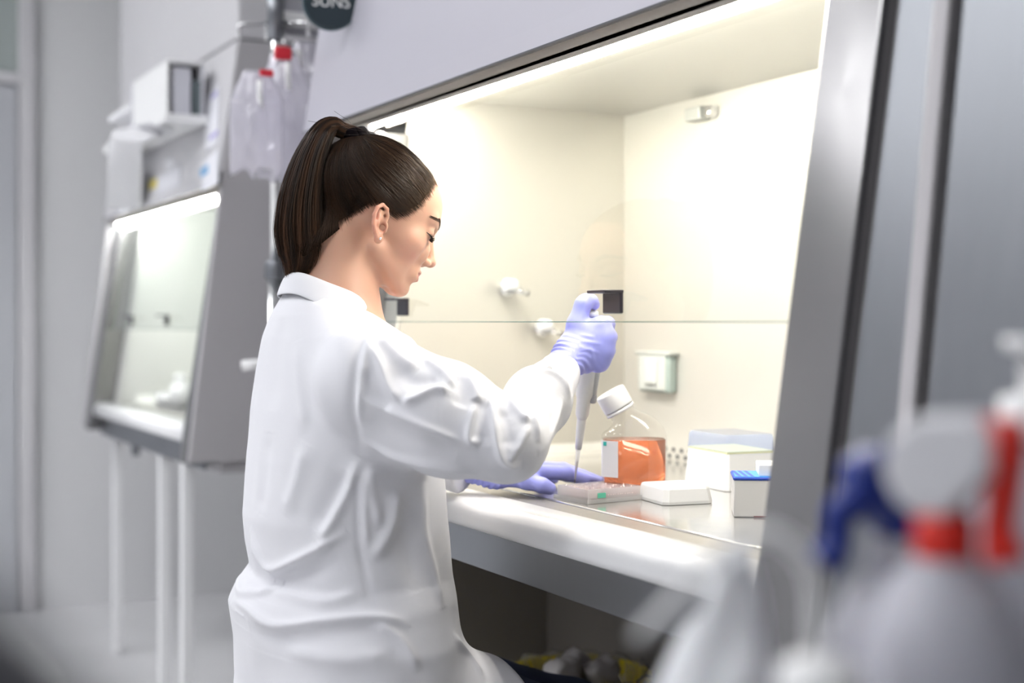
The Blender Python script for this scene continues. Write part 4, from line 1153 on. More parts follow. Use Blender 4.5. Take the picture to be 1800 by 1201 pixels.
# hairline as points on the right side of the head (x given by the surface): (x, y, z)
HL = [(0, 8.2, 9.6), (2.2, 7.8, 9.4), (3.9, 6.8, 8.7), (4.9, 5.8, 7.2), (5.5, 4.9, 5.4), (5.9, 4.1, 3.4), (6.3, 3.2, 1.8), (6.6, 2.3, .8), (6.7, 1.6, 1.2), (6.9, .9, 2.2), (7.0, -.6, 2.2),
      (7.0, -1.7, .9), (6.6, -2.8, -1.0), (5.9, -4.0, -3.2), (4.9, -5.0, -5.0), (3.0, -6.0, -6.6), (0, -6.6, -7.2)]
hlp = np.array(HL, float)
hlp = np.vstack([hlp, [(-x, y, z) for x, y, z in HL[-2:0:-1]]])
hld = hlp - SCC; hld /= np.linalg.norm(hld, axis=1)[:, None]
TIE = SCC + np.array([0, -6.3, 8.0])           # where the ponytail is gathered
tied = (TIE-SCC)/np.linalg.norm(TIE-SCC); TIE = SCC + tied*(skull_r(tied[None])[0]+.2)
# azimuth round the tie direction
ta = np.cross(tied, [1, 0, 0]); ta /= np.linalg.norm(ta); tb = np.cross(tied, ta)
def polar(d):
    th = np.arccos(np.clip(d @ tied, -1, 1)); ph = np.arctan2(d @ tb, d @ ta); return th, ph
hth, hph = polar(hld); o = np.argsort(hph); hph, hth = hph[o], hth[o]
hphx = np.concatenate([hph-2*math.pi, hph, hph+2*math.pi]); hthx = np.tile(hth, 3)
def hair_edge(ph): return np.interp(ph, hphx, hthx)
def dir_from(th, ph):
    return np.cos(th)[:, None]*tied + np.sin(th)[:, None]*(np.cos(ph)[:, None]*ta + np.sin(ph)[:, None]*tb)

def tubes(paths, radii, cols, nseg=4):
    """paths (n,m,3), radii (n,m) -> one mesh of thin tubes with colours"""
    n, m, _ = paths.shape
    t = np.gradient(paths, axis=1); t /= np.maximum(np.linalg.norm(t, axis=2, keepdims=True), 1e-9)
    ref = np.where(np.abs(t[..., 2:3]) < .8, np.array([0, 0, 1.0]), np.array([1.0, 0, 0]))
    u = np.cross(t, ref); u /= np.maximum(np.linalg.norm(u, axis=2, keepdims=True), 1e-9); w = np.cross(t, u)
    ang = np.arange(nseg)*2*math.pi/nseg
    v = paths[:, :, None, :] + radii[:, :, None, None]*(np.cos(ang)[None, None, :, None]*u[:, :, None, :] + np.sin(ang)[None, None, :, None]*w[:, :, None, :])
    v = v.reshape(-1, 3)
    idx = np.arange(n*m*nseg).reshape(n, m, nseg)
    a = idx[:, :-1, :]; b = idx[:, 1:, :]
    f = np.stack([a, np.roll(a, -1, 2), np.roll(b, -1, 2), b], -1).reshape(-1, 4)
    c = np.repeat(cols, m*nseg, axis=0) if cols.ndim == 2 else np.repeat(cols.reshape(-1, 3), nseg, axis=0)
    return v, f, c

def hair_cols(n, lo=(.012, .0065, .004), hi=(.075, .036, .017), p=1.7, key=None):
    k = rng.random(n)**p
    if key is not None: k = .40*k + .55*key*(.6+.4*rng.random(n))
    return np.array(lo)*(1-k)[:, None] + np.array(hi)*k[:, None]

# base cap
nph, nth = 120, 34
ph = np.linspace(-math.pi, math.pi, nph, endpoint=False)
cap = []
for j in range(nth+1):
    s = j/nth
    th = hair_edge(ph)*(.02+.98*s)
    d = dir_from(th, ph)
    inf = .36*(1-max(0, (s-.72)/.28)**1.3)-.08
    r = skull_r(d, infl=inf)
    cap.append(SCC + d*r[:, None])
cap = np.array(cap)
capv = h2w(cap.reshape(-1, 3))
ix = np.arange((nth+1)*nph).reshape(nth+1, nph)
capf = np.stack([ix[:-1], np.roll(ix[:-1], -1, 1), np.roll(ix[1:], -1, 1), ix[1:]], -1).reshape(-1, 4)
capc = np.tile(np.array([.018, .0095, .006]), (len(capv), 1))
# strands swept back to the tie
n1, m1 = 12500, 16
sph = rng.uniform(-math.pi, math.pi, n1)
edge = hair_edge(sph); start = np.where(rng.random(n1) < .5, rng.normal(.972, .022, n1), rng.uniform(.2, 1.0, n1)**.6)
tt = np.linspace(0, 1, m1)
paths = np.empty((n1, m1, 3)); off0 = rng.uniform(.12, .60, n1)
clump = np.round(sph*26)/26
D0 = dir_from(edge*start, sph); D2 = dir_from(np.full(n1, .05), clump)
bias = np.array([0, -.85, -.30])
D1 = D0*.62 + D2*.55 + bias*np.clip(np.abs(D0[:, 0:1]), 0, 1)*np.clip((D0[:, 1:2]+.5)*1.2, 0, 1)
D1 = D1/np.linalg.norm(D1, axis=1)[:, None]
wv = rng.normal(0, .018, (n1, 3))
for j, t in enumerate(tt):
    d = D0*(1-t)**2 + D1*2*t*(1-t) + D2*t*t + wv*math.sin(math.pi*t)
    d = d/np.linalg.norm(d, axis=1)[:, None]
    grow = np.minimum(1, t*5+np.where(start > .93, .05, .9))
    frn = 1-.6*np.clip((D0[:, 1]-.45)*3, 0, 1)*(1-t)
    ridge = .16*np.sin(sph*23+1.3*np.sin(sph*7))*math.sin(math.pi*min(1, t*1.2))
    rise = (off0*frn+ridge*frn)*grow + .30*t**6
    paths[:, j] = SCC + d*skull_r(d, infl=0.0)[:, None] + d*rise[:, None]
rad = np.full((n1, m1), .00022)*rng.uniform(.6, 1.4, n1)[:, None]
rad[:, 0] *= .3; rad[:, 1] *= .7
front = np.clip((paths[:, 0, 1]-3)/5, 0, 1)  # front strands coloured lighter to imitate light falling on them
hc = hair_cols(n1, key=.5+.5*np.sin(sph*17+1.5*np.sin(sph*6)+2*start)); fw_ = (.78*front**1.3)[:, None]; hc = hc*(1-fw_) + fw_*np.array([.24, .145, .072])*rng.uniform(.45, 1.25, n1)[:, None]
hv, hfc, hcc = tubes(h2w(paths.reshape(-1, 3)).reshape(n1, m1, 3), rad, hc, 3)
M_cap = mat('hair_base', (.012, .0065, .004), .95, spec=.05)
M_hair = attr_mat('brown_hair', 'Col', rough=.48, spec=.25)
hm = arr_mesh('hair', np.vstack([capv, hv]), np.vstack([capf, hfc+len(capv)])); setcol(hm, np.vstack([capc, hcc]))
hair = link('hair', hm, [M_hair, M_cap], person)
mi = np.zeros(len(hm.polygons), np.int32); mi[:len(capf)] = 1; hm.polygons.foreach_set('material_index', mi)
# fine baby hairs at the hairline in front and at the nape
# ponytail
tw = h2w(TIE + tied*.55)
gp = [tw, PX(600, 229, HX), PX(585, 222, HX), PX(565, 236, HX), PX(545, 280, HX), PX(532, 340, HX), PX(529, 402, HX), PX(534, 452, HX), PX(521, 500, HX)]
guide = smoothpath(gp, 32)
n2, m2 = 8500, 32
gt = np.linspace(0, 1, m2)
T = np.gradient(guide, axis=0); T /= np.linalg.norm(T, axis=1)[:, None]
A = np.tile([1.0, 0, 0], (m2, 1)); Bn = np.cross(T, A)
kn = np.linspace(0, 1, 9)
wprof = np.interp(gt, kn, [.010, .012, .015, .020, .027, .033, .035, .030, .010])
dprof = np.interp(gt, kn, [.010, .011, .0125, .0155, .021, .028, .033, .031, .010])
a = rng.uniform(0, 2*math.pi, n2); r = np.sqrt(rng.uniform(.03, 1, n2))
lock = (np.sin(a*9+r*4)*.5+.5)
oa = (r*np.cos(a))[:, None]*wprof; ob = (r*np.sin(a))[:, None]*dprof
sw = 1-.10*lock[:, None]*np.sin(math.pi*gt)[None]
dr1 = rng.normal(0, .0030, (n2, 1))*gt[None]**1.5; dr2 = rng.normal(0, .0030, (n2, 1))*gt[None]**1.5
wav = .0016*np.sin(gt[None]*9+lock[:, None]*6)*gt[None]
pp = guide[None] + (oa*sw+dr1)[..., None]*A[None] + (ob*sw+dr2+wav)[..., None]*Bn[None]
lenk = rng.uniform(.86, 1.03, n2)                         # uneven ends
tl = gt[None]*lenk[:, None]
fi = np.clip(tl*(m2-1), 0, m2-1.001); i0 = fi.astype(int); u = (fi-i0)[..., None]
pp2 = np.take_along_axis(pp, i0[..., None], 1)*(1-u) + np.take_along_axis(pp, i0[..., None]+1, 1)*u
rad2 = np.full((n2, m2), .00025)*rng.uniform(.7, 1.3, n2)[:, None]*np.interp(gt, [0, .8, 1], [1, 1, .3])
pv, pf, pc = tubes(pp2, rad2, hair_cols(n2, hi=(.12, .056, .028), key=lock)*(.6+.5*lock[:, None]), 3)
pm = arr_mesh('ponytail', pv, pf); setcol(pm, pc)
ponytail = link('ponytail', pm, M_hair, person)
# flyaway strands
fw = []
for k in range(12):
    s = h2w(TIE + np.array([rng.uniform(-2, 2), rng.uniform(-1, 3), .6]))
    dr = np.array([rng.uniform(-.02, .02), -rng.uniform(.02, .055), rng.uniform(.004, .022)])
    fw.append(smoothpath([s, s+dr*.5+[0, 0, .006], s+dr, s+dr*1.5+[0, 0, -.006]], 10))
fv, ff, fc_ = tubes(np.array(fw), np.full((12, 10), .00022), hair_cols(12))
fm = arr_mesh('flyaway_hair', fv, ff); setcol(fm, fc_); link('flyaway_hair', fm, M_hair, person)
M_tie = mat('hair_tie', (.006, .004, .006), .8, spec=.1, bump=.4, bscale=900)
rg = MB()
for k in range(5):
    pts = []
    for i in range(25):
        an = 2*math.pi*i/24
        pts.append(tw + (-.008+.0035*k)*hu*.6 - np.array([0, .002*k, 0]) + (hr*math.cos(an) + np.cross(tied @ HM.T, hr)*math.sin(an))*(.0140+.0020*math.sin(k*2.3)))
    rg.tube(pts, .0046, 8)
rg.build('hair_tie', M_tie, person)

# ---- brows, lashes, eyes, earring
def on_face(x, z, infl=.03):
    """front-most point of the face at head coords x,z"""
    lo, hi = 4.0, 12.0
    ys = np.linspace(12, 3, 240); q = np.stack([np.full(240, x), ys, np.full(240, z)], 1)
    d = head_sdf_local(q); i = int(np.argmax(d < infl))
    return np.array([x, ys[i], z])
M_brow = mat('eyebrow', (.055, .028, .016), .7)
for s in (1, -1):
    bp = []
    for k in range(200):
        t = rng.random(); x = 1.7+t*3.45; z = 3.35+.75*math.sin(min(1, t*1.25)*math.pi*.62)-.45*t*t+rng.uniform(-.36, .36)*(1-.55*t)
        p0 = on_face(s*x, z); p1 = on_face(s*(x+.34), z+.17*(1-1.6*t)); p1[1] += .05
        bp.append(np.linspace(h2w(p0), h2w(p1), 4))
    v, f, _ = tubes(np.array(bp), np.tile([.00036, .00040, .0003, .00012], (200, 1)), np.zeros((200, 3)))
    link('eyebrow', arr_mesh('eyebrow', v, f), M_brow, person)
    lp = []
    for k in range(46):
        t = k/45; x = 2.0+2.85*t; z = 1.36-.30*math.sin(math.pi*t)+.12*t
        p0 = on_face(s*x, z, .02)
        tip = p0 + np.array([s*(.10+.55*t), .52-.10*t, -.24+.10*rng.random()+.16*t])
        midp = (p0+tip)/2 + np.array([0, .05, -.12])
        lp.append(h2w(smoothpath([p0, midp, tip], 6)))
    v, f, _ = tubes(np.array(lp), np.tile([.00034, .00033, .0003, .00025, .00018, .00008], (46, 1)), np.zeros((46, 3)))
    lash = [h2w(on_face(s*(1.9+3.05*t), 1.34-.30*math.sin(math.pi*t)+.14*t, .03)) for t in np.linspace(0, 1, 14)]
    v2, f2, _ = tubes(np.array([lash]), np.full((1, 14), .00055), np.zeros((1, 3)))
    link('eyelash', arr_mesh('eyelash', np.vstack([v, v2]), np.vstack([f, f2+len(v)])), mat('eyelash_black', (.012, .008, .007), .5), person)
ep = ear_pt(-.05, -2.15, .55)
for s in (1, -1):
    c = h2w((s*ep[0], ep[1], ep[2]))
    MB().sphere(c, .0021, 12, 8).tube([c-hr*s*.004, c-hr*s*.001], .0008).build('earring', M_chrome, person)
# ------------------------------------------------------------------ lab coat
ZT = np.array([.40, .48, .567, .643, .674, .692, .719, .757, .795, .872, .933, .986, 1.030, 1.058, 1.085, 1.11])
TBB = np.array([.150, .142, .120, .134, .141, .133, .113, .122, .127, .122, .1137, .1034, .094, .081, .062, .052])
TBF = np.array([.12, .13, .137, .138, .137, .136, .134, .131, .126, .118, .115, .105, .085, .068, .058, .052])
TAX = np.array([.240, .238, .232, .215, .20, .193, .178, .172, .170, .170, .172, .165, .135, .100, .072, .060])
TCY = np.array([.66]*11 + [.658, .655, .650, .645, .642])
def coat_trunk(p):
    z = p[:, 2]
    bb = np.interp(z, ZT, TBB); bf = np.interp(z, ZT, TBF); axx = np.interp(z, ZT, TAX); cy = np.interp(z, ZT, TCY)
    dx = (p[:, 0]+1.72)/axx; dy = p[:, 1]-cy; dy = np.where(dy < 0, dy/bb, dy/bf)
    n = 2.15
    r = (np.abs(dx)**n + np.abs(dy)**n + 1e-9)**(1/n)
    d = (r-1)*np.minimum(axx, np.where(dy < 0, bb, bf))*.95
    d = smax(d, (z-(1.088-.43*(p[:, 1]-.592)))*.92, .006); d = np.maximum(d, .49-z)
    return d
CUFR = P(984, 654, 1.850); CUFL = WRL + np.array([-.012, -.030, .004])
def ax_cut(p, a, b, extra=0.0):
    """distance beyond b along a->b"""
    t = (b-a)/np.linalg.norm(b-a)
    return (p-b) @ t - extra
def coat_sdf(p):
    p = p.astype(np.float32)
    d = coat_trunk(p)
    # shoulders
    d = smin(d, sd_caps(p, (-1.675, .645, 1.032), SHR+[-.012, .0, .004], .026, .050), .04)
    d = smin(d, sd_caps(p, (-1.765, .650, 1.032), SHL+[.012, .0, .004], .026, .050), .04)
    # right sleeve
    mid = SHR*.45+ELR*.55
    u = sd_caps(p, SHR+[.004, .0, -.008], mid+[.004, .0, -.012], .064, .062)
    u = smin(u, sd_caps(p, mid+[.004, 0, -.012], ELR+[.002, .0, -.004], .062, .045), .03)
    u = smin(u, sd_caps(p, SHR+[.0, .045, -.068], ELR+[.004, -.03, -.004], .044, .018), .04)   # slack hanging below the arm
    fm = ELR*.5+WRR*.5
    fo = sd_caps(p, ELR+[.002, .0, -.004], fm+[.0, .0, -.006], .046, .040)
    fo = smin(fo, sd_caps(p, fm+[.0, .0, -.006], CUFR, .040, .0262), .02)
    fo = smin(fo, sd_caps(p, CUFR, CUFR+(CUFR-fm)*.3, .0262, .0250), .01)
    fo = smax(fo, ax_cut(p, fm, CUFR), .004)
    rs = smin(u, fo, .018)
    # left sleeve
    u = smin(sd_caps(p, SHL, ELL, .062, .050), sd_caps(p, ELL, CUFL, .050, .034), .02)
    u = smin(u, sd_caps(p, CUFL, CUFL+(CUFL-ELL)*.2, .034, .033), .01)
    u = smax(u, ax_cut(p, ELL, CUFL), .004)
    d = smin(d, smin(rs, u, .01), .022)
    # lap over the thighs
    lap = None
    for h, k in zip(HIPS, KNEE):
        kk = h + (k-h)*.42
        e = sd_caps(p, h+[0, -.02, .0], kk, .104, .094); lap = e if lap is None else smin(lap, e, .06)
    cut = (p[:, 1]-(.880-.10*(p[:, 0]+1.72)))*.85 + (p[:, 2]-.56)*.35
    lap = smax(lap, cut, .015)
    lap = np.maximum(lap, .49-p[:, 2])
    d = smin(d, lap, .030)
    return d
cx_ = axis(-2.03, -1.30, .0042); cy_ = axis(.44, 1.06, .0042); cz_ = axis(.48, 1.12, .0042)
cv, cf = surface_nets(coat_sdf, cx_, cy_, cz_, iters=4)
def subdiv(v, f):
    """split every quad in four (linear)"""
    n = len(v)
    e = np.concatenate([f[:, [0, 1]], f[:, [1, 2]], f[:, [2, 3]], f[:, [3, 0]]]); es = np.sort(e, 1)
    key = es[:, 0].astype(np.int64)*n + es[:, 1]
    uq, inv = np.unique(key, return_inverse=True)
    ev = (v[uq // n] + v[uq % n])/2; m = len(f); inv = inv.reshape(4, m) + n
    fc = v[f].mean(1); fi = np.arange(m) + n + len(uq)
    nv = np.vstack([v, ev, fc])
    nf = np.concatenate([np.stack([f[:, i], inv[i], fi, inv[(i+3) % 4]], 1) for i in range(4)])
    return nv, nf

# folds: polylines lying on the cloth, read off the photograph and dropped on the coat; each is a soft ridge (+) or valley (-)
_bvh = BVHTree.FromPolygons([tuple(map(float, q)) for q in cv], [tuple(map(int, q)) for q in cf])
def drop(px, py):
    r = P(px, py, 1.0)-CAM; r /= np.linalg.norm(r)
    h = _bvh.ray_cast(V(CAM), V(r))
    return None if h[0] is None else np.array(h[0])
FOLDS = [
 # (points, amplitude mm, width mm)
 ([(645, 578), (630, 625), (622, 690), (624, 750), (632, 800)], -4.0, 7),            # armhole seam
 ([(652, 590), (640, 630), (633, 690), (636, 750)], 3.0, 9),
 ([(632, 806), (612, 860), (585, 915), (560, 955)], 7.0, 12),                          # big fold armpit -> waist
 ([(648, 815), (655, 870), (668, 930)], 4.5, 12),
 ([(610, 830), (585, 880), (550, 930)], -6.0, 14),
 ([(441, 930), (455, 968), (478, 1000), (520, 985), (565, 962), (610, 935)], 7.0, 10), # waist crease
 ([(445, 965), (470, 1020), (530, 1012), (600, 985)], -7.0, 13),
 ([(410, 1055), (440, 1072), (480, 1100), (560, 1094), (660, 1086), (720, 1098)], 6.5, 10), # seat crease
 ([(440, 1100), (500, 1122), (580, 1112), (680, 1106)], -5.5, 13),
 ([(430, 1005), (425, 1040), (455, 1045), (495, 1030)], 5.0, 10),
 ([(470, 1035), (560, 1058), (640, 1040)], 4.0, 13),
 ([(631, 820), (631, 900), (634, 972), (660, 1083)], -3.2, 6),                         # side seam
 ([(640, 830), (640, 900), (645, 965)], 3.5, 9),
 ([(700, 860), (690, 920), (655, 985)], 5.0, 13),
 ([(745, 850), (742, 930), (760, 1010), (778, 1070)], 4.0, 14),
 ([(720, 870), (716, 950), (735, 1040)], -4.0, 14),
 ([(523, 600), (528, 680), (538, 760)], 2.6, 16),
 ([(500, 560), (487, 640), (478, 720)], -2.2, 18),
 ([(585, 590), (578, 660), (590, 740)], -2.2, 18),
 ([(540, 780), (520, 850), (500, 905)], 3.0, 18),
 ([(470, 760), (462, 840), (455, 905)], -2.6, 16),
 ([(505, 520), (560, 528), (612, 540), (652, 562)], -1.6, 5),                          # yoke seam
 ([(660, 1095), (700, 1125), (735, 1180)], 4.5, 10),
 ([(795, 1120), (820, 1150), (850, 1195)], 3.0, 9),
 ([(500, 1140), (600, 1160), (690, 1150)], 3.5, 16),
 # sleeve
 ([(648, 605), (668, 640), (684, 680), (705, 708)], 5.5, 9),
 ([(640, 650), (660, 690), (690, 722)], -4.5, 10),
 ([(705, 708), (735, 698), (765, 684), (792, 690)], 5.0, 8),
 ([(690, 640), (720, 668), (745, 672), (775, 668)], -4.5, 11),
 ([(665, 590), (700, 625), (735, 648)], 4.0, 12),
 ([(631, 692), (668, 716), (712, 735), (770, 760), (826, 783)], 3.2, 7),              # lengthwise seam
 ([(632, 768), (690, 796), (760, 815), (846, 834)], 5.0, 10),
 ([(650, 740), (720, 772), (800, 800)], -3.5, 15),
 ([(838, 706), (828, 740), (826, 772), (845, 780)], 6.5, 7),
 ([(862, 692), (868, 740), (876, 785), (889, 813), (915, 817)], 7.5, 7),
 ([(850, 700), (846, 740), (855, 785)], -6.5, 9),
 ([(884, 694), (908, 720), (929, 746)], 6.5, 7),
 ([(929, 746), (910, 785), (892, 812)], 4.5, 7),
 ([(880, 715), (892, 755), (895, 790)], -6.0, 10),
 ([(925, 680), (932, 722), (945, 778)], 5.5, 7),
 ([(912, 680), (918, 712), (928, 735)], -5.0, 8),
 ([(990, 700), (972, 745), (945, 795)], 3.5, 8),
 ([(930, 668), (958, 655), (985, 668), (1000, 700)], 3.5, 7),
 ([(905, 690), (940, 690), (975, 715)], -3.0, 10),
 ([(815, 655), (835, 690), (838, 706)], 4.5, 8),
 ([(800, 655), (812, 690), (805, 715)], -4.5, 9),
 ([(740, 625), (780, 655), (800, 680)], 3.5, 9),
]
cv, cf = subdiv(cv, cf)
cv = smooth_mesh(cv, cf, 2)
nrm = vnormals(cv, cf)
disp = np.zeros(len(cv))
_dbg = []
for pts, amp, wid in FOLDS:
    q = [drop(*p) for p in pts]; q = [x for x in q if x is not None]
    if len(q) < 2: _dbg.append(pts[0]); continue
    # drop points that jumped to another layer
    path = smoothpath(q, 5*len(q)); w = wid*.001*1.0
    lo, hi = path.min(0)-4*w, path.max(0)+4*w
    m = np.nonzero(((cv > lo) & (cv < hi)).all(1))[0]
    if not len(m): continue
    D = np.full(len(m), 9.0); S = np.zeros(len(m))
    for i in range(len(path)-1):
        a, b = path[i], path[i+1]; ba = b-a; h = np.clip(((cv[m]-a) @ ba)/max(ba @ ba, 1e-12), 0, 1)
        dd = np.linalg.norm(cv[m]-a-h[:, None]*ba, axis=1); k = dd < D
        D = np.where(k, dd, D); S = np.where(k, (i+h)/(len(path)-1), S)
    taper = np.clip(np.minimum(S, 1-S)*5, 0, 1); taper = taper*taper*(3-2*taper)*.85+.15*(np.minimum(S, 1-S) > 0)
    if amp > 0:
        prof = 1.25*np.exp(-(D/(.62*w))**2) + .55*np.exp(-(D/(1.7*w))**2) - .35*np.exp(-(D/(3.0*w))**2)
    else:
        prof = np.exp(-(D/w)**2)
    disp[m] += amp*.001*prof*taper*(.82 if abs(amp) > 5 else 1)
# slack wrinkles everywhere, drawn out down the cloth
low = vnoise(cv*np.array([1, 1, .45]), 13, 3)*.0026 + vnoise(cv*np.array([1, 1, .6]), 30, 5)*.0011
# hem-ward vertical drapes
cv = cv + nrm*(disp+low)[:, None]
cv = smooth_mesh(cv, cf, 1)
M_coat = mat('white_cotton', (.73, .73, .765), .85, spec=.2, bump=.10, bscale=1500, sheen=.15)
coat_me = arr_mesh('lab_coat', cv, cf)
coat = link('lab_coat', coat_me, M_coat, person)

# collar: stand, fold and falling leaf round the neck
def ring(th, ry, rx, cy, z0, tilt):
    y = cy + ry*math.cos(th); x = -1.72 + rx*math.sin(th)
    return np.array([x, y, z0 + tilt*(y-cy)])
gap = .30
rows = []
NT = 72
for i in range(NT+1):
    th = gap + (2*math.pi-2*gap)*i/NT          # 0 = front, pi = nape
    bk = .5-.5*math.cos(th)                    # 0 front, 1 back
    low_ = .5+.5*math.cos(th)
    col = [ring(th, .0520, .0520, .648, 1.066, -.40),
           ring(th, .0525, .0525, .646, 1.084, -.42),
           ring(th, .0545, .0545, .645, 1.0915, -.43),
           ring(th, .0590, .0590, .645, 1.0900, -.43),
           ring(th, .0640, .0650, .645, 1.081, -.42),
           ring(th, .0690+.006*low_, .0730, .646, 1.070-.008*low_, -.40),
           ring(th, .0730+.014*low_, .0810, .647, 1.059-.016*low_, -.38)]
    wob_ = .0018*math.sin(th*5+1)
    col = [c+np.array([0, 0, wob_*(k/6)]) for k, c in enumerate(col)]
    rows.append(col)
cvx = np.array(rows).reshape(-1, 3); ix = np.arange((NT+1)*7).reshape(NT+1, 7)
cfx = np.stack([ix[:-1, :-1], ix[1:, :-1], ix[1:, 1:], ix[:-1, 1:]], -1).reshape(-1, 4)
collar = link('collar', arr_mesh('collar', cvx, cfx), M_coat, coat); solidify(collar, .0022); subsurf(collar, 1)
# cuff snap on the right sleeve
c0 = drop(966, 650)
if c0 is not None:
    MB().cyl(c0, c0+np.array([.0022, -.001, .0022]), .0035, n=14).build('cuff_snap', mat('snap_grey', (.25, .25, .26), .4, .5), coat)

# ------------------------------------------------------------------ trousers and shoes
tv, tf = surface_nets(lambda p: np.maximum(smin(legs_sdf(p.astype(np.float32), .009), sd_ell(p.astype(np.float32), (-1.72, .655, .60), (.165, .112, .12)), .03), np.maximum(.085-p[:, 2], p[:, 2]-.68)),
                      axis(-2.0, -1.44, .009), axis(.46, 1.24, .009), axis(.05, .70, .009), iters=2)
tv = tv + vnormals(tv, tf)*(vnoise(tv, 22, 9)*.003)[:, None]
link('trousers', arr_mesh('trousers', tv, tf), mat('navy_cotton', (.035, .045, .085), .8, spec=.2), person)
M_shoe = mat('shoe_white', (.62, .62, .62), .5)
for a in ANK:
    def shoe(p, a=a):
        p = p.astype(np.float32)
        d = smin(sd_caps(p, a+[0, -.025, -.042], a+[0, .145, -.052], .042, .036), sd_caps(p, a, a+[0, 0, -.03], .044, .046), .03)
        return np.maximum(d, .0-p[:, 2]+.002)
    v, f = surface_nets(shoe, axis(a[0]-.07, a[0]+.07, .007), axis(a[1]-.09, a[1]+.21, .007), axis(-.01, .16, .007), iters=2)
    sh = link('shoe', arr_mesh('shoe', v, f), M_shoe, person)
    MB().box((a[0]-.042, a[1]-.066, .0), (a[0]+.042, a[1]+.182, .012), .005).build('shoe_sole', mat('sole', (.3, .3, .3), .7), sh)

# ------------------------------------------------------------------ gloves
H0 = P(1030, 600, 1.870)
def hp(r, u, f):
    return H0 + RT*r*.01 + np.array([0, 0, u*.01]) + FW*f*.01
def chain(p, pts, rad, k=.004):
    d = None
    for a, b, ra, rb in zip(pts[:-1], pts[1:], rad[:-1], rad[1:]):
        c = sd_caps(p, a, b, ra, rb); d = c if d is None else smin(d, c, k)
    return d
RW = hp(-2.7, -2.5, .4)
MCP = [hp(2.15, 2.15, .35), hp(2.75, .55, .0), hp(2.6, -1.35, .15), hp(1.95, -3.0, .7)]
PIP = [hp(3.2, 2.3, 3.7), hp(3.5, .55, 3.9), hp(3.3, -1.35, 3.8), hp(2.5, -2.95, 3.6)]
DIP = [hp(1.4, 2.2, 4.9), hp(1.5, .5, 5.2), hp(1.4, -1.3, 5.0), hp(.9, -2.8, 4.7)]
TIP = [hp(-.3, 2.0, 4.0), hp(-.5, .35, 4.2), hp(-.5, -1.3, 4.1), hp(-.7, -2.7, 3.9)]
fmid = ELR*.5+WRR*.5
def rglove(p):
    p = p.astype(np.float32); d = None
    for m, a, b, t in zip(MCP, PIP, DIP, TIP):
        c = sd_caps(p, RW+(m-RW)*.22, m, .0150, .0122); d = c if d is None else smin(d, c, .014)
    d = smin(d, sd_caps(p, hp(-.6, -1.0, .6), hp(1.6, -.4, .5), .019, .016), .012)
    th = chain(p, [hp(-1.9, -1.2, .8), hp(-1.2, 2.2, 1.0), hp(-.30, 5.0, 1.3), hp(.10, 5.55, 1.6)], [.0155, .0138, .0108, .0098], .006)
    th = smin(th, chain(p, [hp(.0, 5.35, 1.5), hp(.85, 5.5, 2.5), hp(1.25, 5.1, 3.1)], [.0098, .0090, .0080], .004), .004)
    d = smin(d, th, .012)
    web = sd_caps(p, hp(-.6, 1.6, 1.0), hp(1.4, 1.7, .9), .0105, .009); d = smin(d, web, .010)
    fi = None
    for k, (m, a, b, t) in enumerate(zip(MCP, PIP, DIP, TIP)):
        r0 = (.0112, .0113, .0108, .0098)[k]
        c = chain(p, [m, a, b, t], [r0+.0008, r0-.0004, r0-.0016, r0-.0028], .003)
        fi = c if fi is None else smin(fi, c, .0045)
    d = smin(d, fi, .006)
    d = smin(d, smin(sd_caps(p, hp(1.3, 1.2, .9), hp(2.0, .2, .8), .0125, .0135), sd_caps(p, hp(2.0, .2, .8), hp(1.6, -2.2, 1.0), .0135, .0125), .01), .012)
    c1 = hp(-2.0, -1.9, .4); c2 = CUFR + (CUFR-fmid)/np.linalg.norm(CUFR-fmid)*-.030
    cu = sd_caps(p, c1, c2, .0236, .0232); cu = smax(cu, ax_cut(p, c1, c2), .003)
    d = smin(d, cu, .016)
    return d
g = .0017
gv, gf = surface_nets(rglove, axis(H0[0]-.105, H0[0]+.105, g), axis(H0[1]-.105, H0[1]+.105, g), axis(H0[2]-.095, H0[2]+.085, g), iters=2)
_n = vnormals(gv, gf)
axw = (hp(.5, .6, .4)-CUFR); axw /= np.linalg.norm(axw)
s_ = (gv-CUFR) @ axw
radv = gv - CUFR - s_[:, None]*axw; ang = np.arctan2(radv @ np.array([0, 0, 1.0]), radv @ RT)
ww = np.exp(-((s_-.022)/.019)**2)
wr = np.sin((s_*1.0+.004*np.sin(ang*1.7+1)+.0035*np.sin(ang*3.1))*2*math.pi/.0088)
amt = (.55+.45*vnoise(gv, 55, 4))
gd = ww*np.sign(wr)*np.abs(wr)**.8*.0021*amt + vnoise(gv, 45, 8)*.0007
# tight lines over the back of the hand
for (a, b) in (((-1.2, .1, -1), (2.2, -.4, -1)), ((-1.3, -.6, -1), (2.0, -1.7, -1)), ((-1.0, .9, -1), (1.2, .5, -1)), ((.4, -.6, -1), (1.2, -3.0, -1))):
    A_, B_ = hp(*a), hp(*b); ba = B_-A_; h = np.clip(((gv-A_) @ ba)/(ba @ ba), 0, 1)
    q = gv-A_-h[:, None]*ba; lat = np.abs(q - (q @ FW)[:, None]*FW); D = np.linalg.norm(q-(q @ FW)[:, None]*FW, axis=1)
    gd += .0012*np.exp(-(D/.0022)**2)*np.sin(math.pi*np.clip(h, 0, 1))*((gv-H0) @ FW < .008)
gv = gv + _n*gd[:, None]
M_glove = mat('nitrile_glove', (.33, .35, .79), .42, spec=.45, sss=.08, sssr=(.4, .4, 1), noise=.06, nscale=60)
link('glove', arr_mesh('glove', gv, gf), M_glove, person)

